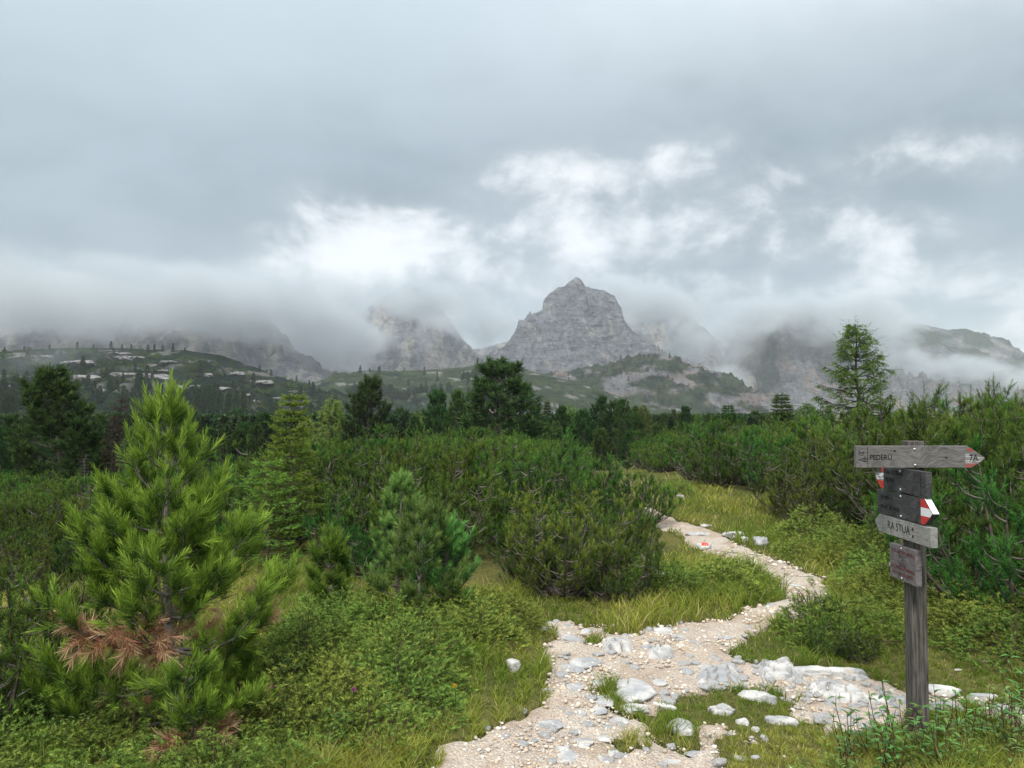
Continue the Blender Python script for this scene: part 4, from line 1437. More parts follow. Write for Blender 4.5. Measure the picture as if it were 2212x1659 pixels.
# ------------------------------------------------------------------ scattering by geometry nodes (uncountable stuff only)
def scatter(name, pts, scl, rots, src_objs, kind_label):
    """One stuff object: instances of src_objs on the vertices of a point mesh."""
    me = bpy.data.meshes.new(name)
    me.from_pydata([tuple(p) for p in pts], [], [])
    for an, vals in (('sc', scl), ('rz', rots)):
        a = me.attributes.new(an, 'FLOAT', 'POINT')
        a.data.foreach_set('value', np.asarray(vals, np.float32))
    idx = me.attributes.new('pick', 'INT', 'POINT')
    idx.data.foreach_set('value', (np.arange(len(pts)) % len(src_objs)).astype(np.int32))
    o = obj(name, me)
    ng = bpy.data.node_groups.new(name + '_nodes', 'GeometryNodeTree')
    ng.interface.new_socket('Geometry', in_out='INPUT', socket_type='NodeSocketGeometry')
    ng.interface.new_socket('Geometry', in_out='OUTPUT', socket_type='NodeSocketGeometry')
    gi, go = ng.nodes.new('NodeGroupInput'), ng.nodes.new('NodeGroupOutput')
    g2i = ng.nodes.new('GeometryNodeGeometryToInstance')
    for s in src_objs:
        oi = ng.nodes.new('GeometryNodeObjectInfo')
        oi.inputs['Object'].default_value = s
        oi.inputs['As Instance'].default_value = True
        oi.transform_space = 'ORIGINAL'
        ng.links.new(oi.outputs['Geometry'], g2i.inputs[0])
    iop = ng.nodes.new('GeometryNodeInstanceOnPoints')
    ng.links.new(gi.outputs[0], iop.inputs['Points'])
    ng.links.new(g2i.outputs[0], iop.inputs['Instance'])
    iop.inputs['Pick Instance'].default_value = True

    def attr(nm, ty):
        nd = ng.nodes.new('GeometryNodeInputNamedAttribute')
        nd.data_type = ty
        nd.inputs[0].default_value = nm
        return nd.outputs[0]
    ng.links.new(attr('pick', 'INT'), iop.inputs['Instance Index'])
    cx = ng.nodes.new('ShaderNodeCombineXYZ')
    ng.links.new(attr('rz', 'FLOAT'), cx.inputs[2])
    ng.links.new(cx.outputs[0], iop.inputs['Rotation'])
    ng.links.new(attr('sc', 'FLOAT'), iop.inputs['Scale'])
    ng.links.new(iop.outputs[0], go.inputs[0])
    md = o.modifiers.new('scatter', 'NODES')
    md.node_group = ng
    tag(o, kind_label, None, None, 'stuff')
    return o


def joined(name, parts):
    """A single two-material mesh from branches + foliage, for small distant copies."""
    import bmesh
    bm = bmesh.new()
    mats = []
    for me in parts:
        if me is None:
            continue
        k0 = len(bm.faces)
        bm.from_mesh(me)
        bm.faces.ensure_lookup_table()
        for f in bm.faces[k0:]:
            f.material_index = len(mats)
        mats.append(me.materials[0])
    out = bpy.data.meshes.new(name)
    bm.to_mesh(out)
    bm.free()
    for m in mats:
        out.materials.append(m)
    return out


MJ = [joined('dwarf_pine_mass', p) for p in MF[:3]]
srcs = []
for i, me in enumerate(MJ):
    _, x, y, z, qx, qy = rest[i]
    o = obj('dwarf_pine', me, None, (x, y, z - 0.05), i, 0.95)
    lab, gr = thicket_label(qx, y, 0.95)
    tag(o, lab, 'bush', gr)
    srcs.append(o)
rest = rest[3:]
scatter('dwarf_pine_thicket', [(c[1], c[2], c[3] - 0.05) for c in rest], rng.uniform(0.7, 1.05, len(rest)), rng.random(len(rest)) * 6.28, srcs, 'mass of dwarf pines covering the plateau')
# ------------------------------------------------------------------ rocks
import bmesh


def ico(sub):
    bm = bmesh.new()
    bmesh.ops.create_icosphere(bm, subdivisions=sub, radius=1.0)
    V = np.array([v.co[:] for v in bm.verts])
    F = np.array([[v.index for v in f.verts] for f in bm.faces])
    bm.free()
    return V, F


ICO = {s: ico(s) for s in (1, 2, 3, 4, 5)}


def rock_mesh(seed, sx, sy, sz, sub=4, groove=0.0, flat=0.5, mat=None):
    rng = np.random.default_rng(seed)
    V, F = ICO[sub]
    V = V.copy()
    # a few planar cuts give facets, noise rounds and pits them
    for c in range(6):
        n = nrmz(rng.normal(size=3))
        d = rng.uniform(0.55, 0.9)
        k = V @ n - d
        V = V - np.where(k > 0, k, 0)[:, None] * n[None] * 0.85
    k = V[:, 2] - flat
    V[:, 2] -= np.where(k > 0, k, 0) * 0.7
    o = rng.random(3) * 50
    n1 = fbm(V[:, 0] * 1.3 + o[0], V[:, 1] * 1.3 + o[1], V[:, 2] * 1.3 + o[2], 3)
    n2 = fbm(V[:, 0] * 5 + o[1], V[:, 1] * 5 + o[2], V[:, 2] * 5 + o[0], 4, 0.6)
    rd = nrmz(V)
    V = V + rd * (0.16 * n1 + 0.055 * n2)[:, None]
    if groove:
        a = rng.random() * 3.14
        u = V[:, 0] * math.cos(a) + V[:, 1] * math.sin(a)
        gq = ridged(u * 2.2 + o[0], V[:, 2] * 0.6 + 0.3 * V[:, 1], o[1], 3)
        V = V - rd * (groove * S((gq - 0.75) * 2.2))[:, None]
    V = V * np.array([sx, sy, sz])
    return mesh_np('limestone_rock', V, F, [mat or M_LIME], smooth=True)


def _mark(t):
    tc = t.n('ShaderNodeTexCoord')
    sp = t.n('ShaderNodeSeparateXYZ', inp={0: tc.outputs['Generated']})
    c, hb = _lime(t)
    inx = t.math('MULTIPLY', t.math('GREATER_THAN', sp.outputs[0], 0.30), t.math('LESS_THAN', sp.outputs[0], 0.74))
    wear = t.ramp(t.noise(tc.outputs['Generated'], 12, 4, 0.6), 0.36, 0.46)
    red = t.math('MULTIPLY', t.math('GREATER_THAN', sp.outputs[2], 0.70), inx)
    wht = t.math('MULTIPLY', t.math('MULTIPLY', t.math('GREATER_THAN', sp.outputs[2], 0.55), t.math('LESS_THAN', sp.outputs[2], 0.70)), inx)
    c = t.mix(t.math('MULTIPLY', red, wear), c, (0.55, 0.06, 0.05))
    c = t.mix(t.math('MULTIPLY', wht, wear), c, (0.8, 0.8, 0.78))
    return c, hb


M_MARK = solid('painted_limestone', _mark, 0.9, 0.15, (0.6, 0.02))
_rs = [500]


def rock(qx, qy, wq, hq, label=None, group=None, asp=None, hgt=0.42, groove=0.0, rz=0.0, sub=None, mat=None, sink=0.25, flat=0.5, name='limestone_rock', tall=False):
    """A rock whose outline in the photo is centred at (qx,qy), wq by hq (2212-scale pixels)."""
    _rs[0] += 1
    x, y, z = ground_hit(qx, qy + hq * 0.30)
    mpp = y / FQ
    w = wq * mpp * 0.5
    ang = math.atan2(EYE - z, y)
    sz = min(w * 2 * hgt, hq * mpp * 0.8) if not tall else hq * mpp * 0.6
    dep = (hq * mpp - sz * 0.8 * math.cos(ang)) / max(math.sin(ang), 0.12) * 0.5
    dep = float(np.clip(dep, 0.45 * w, 1.5 * w)) if asp is None else w * asp
    sub = sub or (5 if wq > 110 else (4 if wq > 45 else 3))
    me = rock_mesh(_rs[0], w * 1.05, dep, sz, sub, groove, flat, mat)
    lift = 0.004 if hgt < 0.23 else 0.0
    o = obj(name, me, None, (x, y, z - sz * (sink if hgt >= 0.23 else min(sink, 0.0)) + lift), rz)
    tag(o, label or 'small pale limestone stone scattered on the gravel', 'rock', group or (None if label else 'small stones on the gravel'))
    return o


def z4(zx, zy):
    return (2050 + zx / 2.212) / 1.8228, (2250 + zy / 2.212) / 1.8228


def z6(zx, zy):
    return (2688 + zx / 1.646) / 1.8228, (2008 + zy / 1.646) / 1.8228


def r4(zx, zy, w, hh, *a, **k):
    return rock(*z4(zx, zy), w / 4.032, hh / 4.032, *a, **k)


def r6(zx, zy, w, hh, *a, **k):
    return rock(*z6(zx, zy), w / 3.0, hh / 3.0, *a, **k)


r4(970, 975, 370, 240, 'largest flat pale limestone slab in the middle of the gravel', hgt=0.22, flat=0.25, groove=0.05, sink=0.1, rz=-0.3)
r4(1000, 1170, 240, 110, 'flat pale slab directly below the largest slab, split by a crack', hgt=0.22, flat=0.3, groove=0.1, rz=0.25, sink=0.1)
r4(1250, 1150, 220, 120, 'long narrow pale rock slanting down right of the largest slab', asp=0.28, hgt=0.2, rz=-0.6, sink=0.05)
r4(1400, 1320, 215, 190, 'rounded pale boulder with grey lichen below the long narrow rock', hgt=0.5, groove=0.04, sink=0.05)
r4(2060, 1070, 330, 150, 'long smooth grey boulder lying in the grass left of the signpost', hgt=0.32, groove=0.12, rz=-0.35, asp=0.42, sink=0.0)
r4(1750, 1185, 250, 130, 'knobbly fractured grey rock below the long smooth boulder', hgt=0.42, groove=0.25, rz=-0.2, sink=0.05)
r4(1930, 1295, 115, 100, 'round pale stone at the end of the fractured grey rock', hgt=0.7, sink=0.1)
r4(2050, 1360, 85, 80, 'squat pale stone in a line below the round stone', hgt=0.6)
r4(2125, 1425, 78, 70, 'lowest pale stone of the line below the round stone', hgt=0.6)
r6(640, 1360, 210, 80, 'pointed pale rock sticking out of bare earth left of the signpost foot', hgt=0.4, asp=0.35, rz=-0.2, sink=0.0)
r4(540, 740, 230, 210, 'smooth light slab half sunk in the gravel beside the juniper', hgt=0.14, flat=0.15, rz=-0.7, sink=0.2)
r4(500, 845, 95, 95, 'upright pale knob of rock on the left side of the gravel', hgt=0.8, sink=0.2)
r4(660, 935, 160, 105, 'beige rounded stone left of the largest slab', hgt=0.35, flat=0.3)
r4(710, 1080, 210, 190, 'beige flat slab left of the split slab', hgt=0.12, flat=0.2, sink=0.2, groove=0.05)
r4(490, 1220, 165, 70, 'flat grey stone flush with the gravel in the left of the trail', hgt=0.1, flat=0.2)
r4(735, 1410, 150, 140, 'pale flat stone in the gravel above the cracked knob', hgt=0.18, flat=0.25)
r4(860, 1285, 165, 90, 'pale low stone right of the flat grey stone', hgt=0.18, flat=0.25)
r4(810, 1550, 120, 160, 'cracked pale knob of rock near the bottom edge', hgt=0.55, groove=0.22, sink=0.1)
r4(700, 1625, 190, 110, 'broad pale slab at the bottom edge below the cracked knob', hgt=0.3, groove=0.12)
r4(365, 1520, 330, 250, 'pale grey patch of bedrock flush with the gravel near the bottom edge', hgt=0.07, flat=0.12, sink=0.15, groove=0.05)
r4(300, 1335, 85, 55, 'small dark grey stone above the flush patch of bedrock', hgt=0.35)
r4(450, 565, 230, 85, 'long low white rock at the top left corner of the gravel', hgt=0.25, groove=0.1, sink=0.1, rz=-0.1)
r4(570, 500, 115, 90, 'crooked white rock in the grass above the gravel', hgt=0.5, rz=-0.5, groove=0.15)
r4(190, 475, 80, 90, 'white rock at the edge of the juniper mat', hgt=0.6, rz=-0.4)
r4(245, 437, 90, 40, 'low white rock just behind the juniper mat')
r4(415, 457, 70, 38, 'small white rock in the grass behind the long low white rock')
r4(908, 548, 72, 52, 'left one of two small stones touching each other on the trail edge', hgt=0.6)
r4(956, 546, 48, 46, 'right one of two small stones touching each other on the trail edge', hgt=0.6)
r4(1255, 512, 195, 85, 'smooth oblong pale boulder on the upper edge of the trail', hgt=0.36, asp=0.55, rz=-0.15, sink=0.05)
r4(1400, 640, 130, 42, 'flat pinkish stone embedded in the trail', hgt=0.15)
r4(1090, 605, 72, 40, 'small brown stone on the trail', hgt=0.4)
r4(1100, 650, 120, 60, 'low pinkish stone beside the small brown stone', hgt=0.2)
r4(2165, 275, 105, 65, 'white fluted rock on the inner bend of the trail', hgt=0.6, groove=0.2)
r4(1680, 500, 62, 50, 'small white stone alone on the trail', hgt=0.6)
r4(1915, 1605, 115, 85, 'pale oblong stone at the bottom edge in the grass', hgt=0.5, rz=-0.5)
r4(2042, 1603, 92, 62, 'pinkish oval stone at the bottom edge in the grass', hgt=0.5)
r4(1340, 1645, 180, 60, 'pale stone cut by the bottom edge', hgt=0.25)
r4(20, 1185, 70, 70, 'pale stone under the grass at the left edge of the trail', hgt=0.5)
r6(735, 487, 85, 28, 'flat brown stone in the outer bend of the trail', hgt=0.2)
r6(840, 642, 75, 28, 'flat white stone at the outer edge of the trail bend', hgt=0.25)
r6(470, 335, 95, 50, 'grey rock standing at the narrow part of the trail', hgt=0.5, groove=0.15)
r6(398, 188, 60, 78, 'upright white rock beside the trail, left of a wide white rock', tall=True, asp=0.7, groove=0.1, sink=-0.25)
r6(495, 205, 108, 62, 'wide white rock with a reddish top beside the upright one', hgt=0.5, groove=0.1, sink=-0.35)
r6(335, 162, 160, 40, 'low white ledge of rock behind the upright white rock', hgt=0.26, groove=0.1, sink=-0.4)
r6(132, 240, 104, 40, 'grey trail stone painted with a red and white mark', hgt=0.5, mat=M_MARK, sink=-0.55)
r6(115, 152, 190, 24, 'flat rock step lying across the trail', hgt=0.1, groove=0.05)
r6(152, 92, 72, 26, 'small flat rock in the grass above the rock step', hgt=0.25)
for (zx, zy, w, hh, lab) in ((1330, 1212, 85, 72, 'pale leaning rock in the hollow beside the low spreading dwarf pine'), (1290, 1195, 42, 34, 'small pale stone touching the pale leaning rock'),
                             (1003, 645, 90, 44, 'white rocks heaped where the trail passes over the rise'), (786, 512, 36, 44, 'white stone on the rise, left of the trail'),
                             (1015, 586, 36, 22, 'tiny white stone in the grass of the rise'), (1735, 806, 92, 32, 'low grey rock in the grass right of the upper trail'),
                             (1690, 1078, 42, 20, 'tiny white stone below the painted trail stone'), (690, 480, 90, 34, 'white rubble at the far end of the trail'), (1500, 545, 70, 40, 'dark ledge of rock in the grassy bank')):
    rock((2000 + zx / 2.212) / 1.8228, (1700 + zy / 2.212) / 1.8228, w / 4.032, hh / 4.032, lab)
for (zx, zy, w, hh, lab) in ((1110, 1020, 95, 75, 'pale stone lying in the juniper mat'), (1870, 640, 0, 0, '')):
    if w:
        rock((1344 + zx / 1.646) / 1.8228, (2008 + zy / 1.646) / 1.8228, w / 3.0, hh / 3.0, lab, hgt=0.6, sink=-0.6)
for (zx, zy, w, hh, lab) in ((1975, 690, 50, 80, 'tallest white stone of the group beside the smallest young pine'), (1905, 650, 60, 26, 'flat white stone at the top of the group beside the smallest young pine'),
                             (1915, 735, 55, 30, 'white stone at the bottom of the group beside the smallest young pine'), (1855, 700, 30, 18, 'tiny white stone left of the group beside the smallest young pine')):
    rock((zx / 1.646) / 1.8228, (2008 + zy / 1.646) / 1.8228, w / 3.0, hh / 3.0, lab)
# slabs right and left of the post
r6(950, 1045, 480, 90, 'long smooth limestone slab running from the bedrock towards the signpost', hgt=0.14, asp=0.30, rz=-0.12, sink=0.1, groove=0.06)
r6(1680, 1155, 260, 100, 'smooth white slab just right of the signpost', hgt=0.22, asp=0.38, rz=-0.2, sink=0.05)
r6(1940, 1205, 190, 55, 'long white slab in the grass near the right edge', hgt=0.2, asp=0.35, sink=0.05)
r6(2130, 1270, 210, 120, 'broken white slab at the right edge', hgt=0.25, groove=0.2, rz=-0.5, sink=0.05)
r6(1710, 1265, 280, 80, 'low white slab below the smooth slab right of the signpost', hgt=0.2, groove=0.12, sink=0.05)
r6(1160, 1192, 85, 75, 'pale angular stone left of the signpost', hgt=0.5)
r6(1290, 1205, 120, 95, 'blocky pale stone close to the left of the signpost', hgt=0.45, groove=0.1)
r6(1400, 1205, 85, 70, 'pale stone touching the signpost from the left', hgt=0.5)
r6(1860, 1400, 110, 80, 'white rubble in the herbs right of the signpost foot', hgt=0.4, groove=0.25)
r6(1965, 975, 40, 22, 'tiny white stone in the short grass at the right')
r6(1790, 1030, 50, 20, 'flat grey stone in the short grass at the right')


for (qx, qy, w, hh, ang) in ((1190, 1560, 60, 26, 0.3), (1260, 1600, 55, 30, -0.4), (1290, 1530, 45, 20, 0.1), (1240, 1480, 50, 24, -0.5), (1230, 1440, 60, 26, 0.4),
                             (1420, 1470, 46, 18, -0.2), (1290, 1635, 50, 26, -0.8), (1500, 1625, 45, 18, 0.2), (1560, 1375, 40, 12, 0.0), (1470, 1370, 46, 13, 0.3)):
    rock(qx, qy, w, hh, 'flat pale stone bedded level with the gravel', 'flat stones bedded in the gravel', hgt=0.12, flat=0.2, rz=ang, groove=0.05)


# fractured bedrock: blocky height fields
def outcrop(corners, hgt, label, seed, cell=0.10, n=(110, 70)):
    c = [ground_hit(*q) for q in corners]
    nx, ny = n
    u, v = np.meshgrid(np.linspace(0, 1, nx), np.linspace(0, 1, ny))
    P = [np.array(p) for p in c]
    X = (P[0][0] * (1 - u) + P[1][0] * u) * (1 - v) + (P[3][0] * (1 - u) + P[2][0] * u) * v
    Y = (P[0][1] * (1 - u) + P[1][1] * u) * (1 - v) + (P[3][1] * (1 - u) + P[2][1] * u) * v
    rng = np.random.default_rng(seed)
    Xw, Yw = X + 0.05 * fbm(X * 4, Y * 4, seed, 3), Y + 0.05 * fbm(X * 4, Y * 4, seed + 5, 3)
    gx, gy = Xw / cell, Yw / (cell * 0.7)
    ix, iy = np.floor(gx).astype(int), np.floor(gy).astype(int)
    d1 = np.full(X.shape, 9.0); d2 = np.full(X.shape, 9.0); cid = np.zeros(X.shape)
    for a in (-1, 0, 1):
        for b in (-1, 0, 1):
            hx = _prm[(_prm[(ix + a) & 511] + iy + b) & 511] / 512.0
            hy = _prm[(_prm[(ix + a + 77) & 511] + iy + b) & 511] / 512.0
            d = np.hypot(ix + a + hx - gx, iy + b + hy - gy)
            m = d < d1
            d2 = np.where(m, d1, np.minimum(d2, d))
            cid = np.where(m, hx, cid)
            d1 = np.where(m, d, d1)
    crack = S((d2 - d1) / 0.22)
    edge = np.minimum(np.minimum(u, 1 - u) * 3.2, np.minimum(v, 1 - v) * 3.2)
    env = S(edge + 0.35 * fbm(X * 2.5, Y * 2.5, seed + 2, 3) - 0.05)
    Z = h(X, Y) - 0.05 + env * (0.05 + hgt * (0.45 + 0.35 * cid + 0.35 * fbm(X * 2, Y * 2, seed + 3, 3)) + 0.05 * hgt * fbm(X * 20, Y * 20, 2, 3)) * (0.35 + 0.65 * crack)
    V = np.stack([X, Y, Z], -1).reshape(-1, 3)
    i = np.arange(ny - 1)[:, None] * nx
    j = np.arange(nx - 1)[None]
    F = np.stack([i + j, i + nx + j, i + nx + j + 1, i + j + 1], -1).reshape(-1, 4)
    o = obj('bedrock_outcrop', mesh_np('bedrock_outcrop', V, F, [M_LIME], smooth=False))
    tag(o, label, 'rock')


outcrop([(1478, 1428), (1622, 1420), (1640, 1500), (1470, 1492)], 0.085, 'fractured grey bedrock left of the grass patch, crossing the trail', 3)
outcrop([(1612, 1426), (1720, 1424), (1760, 1478), (1620, 1490)], 0.085, 'fractured grey bedrock between the trail and the long smooth slab', 8, 0.085)
outcrop([(1700, 1462), (1850, 1478), (1960, 1535), (1760, 1530)], 0.05, 'low cracked white bedrock leading to the signpost', 12, 0.07)
outcrop([(1270, 1378), (1390, 1390), (1385, 1428), (1290, 1412)], 0.085, 'cracked grey rock rib at the top left of the gravel', 17, 0.075, (80, 50))
outcrop([(1385, 1395), (1460, 1400), (1470, 1430), (1390, 1428)], 0.05, 'small patch of cracked grey rock in the middle of the trail', 21, 0.07, (60, 40))

# small loose stones
rng = np.random.default_rng(33)
n = 0
while n < 110:
    qx, qy = rng.uniform(1000, 2000), rng.uniform(1340, 1655)
    if not inpoly(qx, qy, GRAVEL):
        continue
    x, y, z = ground_hit(qx, qy)
    if not gravel_at(np.array([x]), np.array([y]))[0]:
        continue
    s = rng.uniform(0.018, 0.045)
    if n < 8:
        PEB = [rock_mesh(900 + i, 1.0, rng.uniform(0.7, 1.0), rng.uniform(0.5, 0.8), 3) for i in range(8)] if n == 0 else PEB
    o = obj('limestone_rock', PEB[n % 8], None, (x, y, z + s * 0.15), rng.random() * 6.28, s)
    tag(o, 'fist-sized or smaller loose stone lying on the gravel', 'rock', 'loose stones on the gravel')
    n += 1


n = 0
while n < 130:
    qx, qy = rng.uniform(1440, 1960), rng.uniform(1415, 1590)
    if not inpoly(qx, qy, [(1460, 1425), (1620, 1420), (1870, 1470), (1960, 1510), (1940, 1560), (1820, 1590), (1740, 1545), (1640, 1490), (1480, 1500)]):
        continue
    x, y, z = ground_hit(qx, qy)
    s = 0.012 + 0.042 * rng.random() ** 2
    o = obj('limestone_rock', PEB[n % 8], None, (x, y, z + s * 0.1), rng.random() * 6.28, (s * rng.uniform(0.8, 1.3), s, s * rng.uniform(0.7, 1.1)))
    tag(o, 'loose white limestone rubble piece on the fractured bedrock', 'rock', 'rubble on the bedrock')
    n += 1


def pebbles():
    rng = np.random.default_rng(35)
    V0, F0 = ICO[1]
    G = Geo()
    pos = []
    while len(pos) < 9000:
        X = rng.uniform(-2, 5.5, 20000)
        Y = rng.uniform(2.6, 9.5, 20000)
        keep = rng.random(20000) < (3.2 / Y) ** 2.0
        X, Y = X[keep], Y[keep]
        dens = fbm(X * 1.5, Y * 1.5, 4.0, 3)
        k2 = gravel_at(X, Y) & (rng.random(len(X)) < 0.45 + 1.1 * dens)
        pos += list(zip(X[k2], Y[k2]))
    pos = np.array(pos[:9000])
    N = len(pos)
    s = 0.003 + 0.012 * rng.random(N) ** 5
    s *= np.clip(pos[:, 1] / 4.0, 0.9, 1.6)
    Z = h(pos[:, 0], pos[:, 1]) + s * 0.25 + 0.006
    V = V0[None] * (1 + 0.35 * rng.normal(size=(N, len(V0), 1)) * 0.6)
    V = V * s[:, None, None] * np.stack([rng.uniform(0.8, 1.4, N), rng.uniform(0.7, 1.2, N), rng.uniform(0.45, 0.8, N)], 1)[:, None, :]
    a = rng.random(N) * 6.28
    ca, sa = np.cos(a)[:, None], np.sin(a)[:, None]
    V = np.stack([V[..., 0] * ca - V[..., 1] * sa, V[..., 0] * sa + V[..., 1] * ca, V[..., 2]], -1)
    V = V + np.stack([pos[:, 0], pos[:, 1], Z], 1)[:, None, :]
    F = (F0[None] + (np.arange(N) * len(V0))[:, None, None]).reshape(-1, 3)
    base = np.array([[0.64, 0.55, 0.45], [0.70, 0.64, 0.56], [0.48, 0.43, 0.39], [0.57, 0.45, 0.33]])[rng.integers(0, 4, N)] * rng.uniform(0.75, 1.1, (N, 1))
    me = mesh_np('gravel', V.reshape(-1, 3), F, [solid('pebble', lambda t: (vcol(t), None), 0.9, 0.15)], col=np.repeat(base, len(V0), 0))
    tag(obj('gravel', me), 'pale loose gravel covering the trail', None, None, 'stuff')


pebbles()


# ------------------------------------------------------------------ low junipers
def juniper(seed, n=560, k=26, ln=0.020, w=0.0042, hh=0.50):
    rng = np.random.default_rng(seed)
    gb, gn = Geo(), Geo()
    a = rng.random(n) * 6.28
    r = np.sqrt(rng.random(n)) * 0.5
    lump = 0.5 + 0.9 * np.abs(perlin(r * np.cos(a) * 4 + seed, r * np.sin(a) * 4, seed * 1.7))
    out = 1 + 0.25 * perlin(np.cos(a) * 1.5 + seed, np.sin(a) * 1.5, 3.3)
    x, y = r * out * np.cos(a), r * out * np.sin(a)
    z = hh * (1 - (r / 0.52) ** 2.2) * lump * rng.uniform(0.45, 1.0, n) + 0.01
    P = np.stack([x, y, z], 1)
    D = np.stack([np.cos(a) * 0.9 + rng.normal(size=n) * 0.7, np.sin(a) * 0.9 + rng.normal(size=n) * 0.7, rng.uniform(0.05, 0.75, n)], 1)
    L = rng.uniform(0.05, 0.11, n)
    needles(gn, P, D, L, k, ln, w, 1.1, 0.5, rng, (0.028, 0.055, 0.013), (0.34, 0.44, 0.085), s0=0.0)  # inner sprig colour darkened to paint shade into the gaps, fresh tips lighter
    for i in range(34):
        j = rng.integers(n)
        e = P[j]
        tube(gb, np.stack([np.array([e[0] * 0.2, e[1] * 0.2, 0.0]), np.array([e[0] * 0.65, e[1] * 0.65, e[2] * 0.45]), e]), (0.008, 0.006, 0.003), 3, col=(0.13, 0.09, 0.065))
    return gb.mesh('juniper_stems', [M_BARK]), gn.mesh('juniper_sprigs', [M_JUN])


JU = [juniper(200 + i) for i in range(4)]
JPOLY = [([(560, 1700), (600, 1420), (690, 1370), (820, 1350), (1000, 1322), (1150, 1328), (1175, 1395), (1180, 1445), (1090, 1515), (960, 1590), (840, 1660), (800, 1700)], 0.30, 0.72,
          'low juniper shrub between foreground pine and gravel', 'juniper mat left of the gravel'),
         ([(1380, 1250), (1500, 1205), (1620, 1222), (1680, 1262), (1660, 1292), (1560, 1308), (1440, 1302), (1360, 1310)], 0.42, 0.85,
          'low juniper shrub inside the trail bend', 'junipers inside the trail bend'),
         ([(1590, 1135), (1720, 1128), (1880, 1205), (1900, 1240), (1800, 1230), (1700, 1212), (1630, 1180)], 0.5, 0.95,
          'low juniper shrub outside the trail bend', 'junipers outside the trail bend'),
         ([(1830, 1260), (1950, 1235), (1965, 1300), (1900, 1345), (1850, 1400), (1770, 1400), (1760, 1340)], 0.36, 0.75,
          'low juniper shrub left of the signpost', 'junipers left of the signpost'),
         ([(1995, 1290), (2100, 1290), (2260, 1330), (2400, 1400), (2260, 1440), (2120, 1400), (2000, 1400)], 0.40, 0.80,
          'low juniper shrub right of the signpost', 'junipers right of the signpost'),
         ([(1000, 1335), (1140, 1300), (1300, 1320), (1280, 1340), (1150, 1345)], 0.4, 0.6, 'low juniper shrub at the foot of the dwarf pines', 'junipers at the foot of the dwarf pines'),
         ([(-200, 1600), (120, 1600), (560, 1640), (560, 1800), (-200, 1800)], 0.3, 0.6, 'low juniper shrub under the foreground pine', 'junipers under the foreground pine'),
         ([(1290, 1040), (1400, 1045), (1520, 1090), (1640, 1100), (1560, 1120), (1420, 1075)], 0.8, 0.8, 'low juniper shrub on the far grassy bank', 'junipers on the far bank'),
         ([(1750, 1700), (1800, 1660), (2212, 1650), (2300, 1720), (1900, 1800)], 0.32, 0.5, 'low juniper shrub at the bottom edge', 'junipers at the bottom edge')]
rng = np.random.default_rng(44)
SHRUBS = []
CLEAR = [ground_hit(*q)[:2] for q in ((1520, 1190), (1500, 1205), (1602, 1165), (1640, 1170), (1425, 1235), (1105, 1455))]
for poly, sp, size, lab, gr in JPOLY:
    pts = np.array([ground_hit(*p) for p in poly])
    qb = (min(p[0] for p in poly), max(p[0] for p in poly), min(p[1] for p in poly), max(p[1] for p in poly))
    lo, hi = pts.min(0), pts.max(0)
    w2 = [(p[0], p[1]) for p in pts]
    for yy in np.arange(lo[1], hi[1], sp * 0.85):
        for xx in np.arange(lo[0], hi[0], sp):
            x, y = xx + rng.uniform(-.3, .3) * sp, yy + rng.uniform(-.3, .3) * sp
            if not inpoly(x, y, w2) or gravel_at(np.array([x]), np.array([y]))[0] or math.hypot(x - 2.16, y - 4.15) < 0.25:
                continue
            s = size * rng.uniform(0.75, 1.2)
            if any(math.hypot(x - a_, y - b_) < 0.25 + 0.42 * s for a_, b_ in CLEAR):
                continue
            aa = np.arange(10) * 0.628
            if gravel_at(x + 0.42 * s * np.cos(aa), y + 0.42 * s * np.sin(aa)).any():
                continue
            pq = project(x, y, float(h(x, y)))
            fx = (float(pq[0]) - qb[0]) / max(qb[1] - qb[0], 1)
            fy = (float(pq[1]) - qb[2]) / max(qb[3] - qb[2], 1)
            spot = ('far' if fy < 0.33 else ('middle' if fy < 0.66 else 'near')) + ' ' + ('left part' if fx < 0.33 else ('central part' if fx < 0.66 else 'right part'))
            put_bush('juniper_shrub', JU[len(SHRUBS) % 4], (x, y, float(h(x, y)) - 0.02), rng.random() * 6.28, (s, s, s * rng.uniform(0.75, 1.1)), '%s, %s of them' % (lab, spot), 'shrub', gr)
            SHRUBS.append((x, y, s))


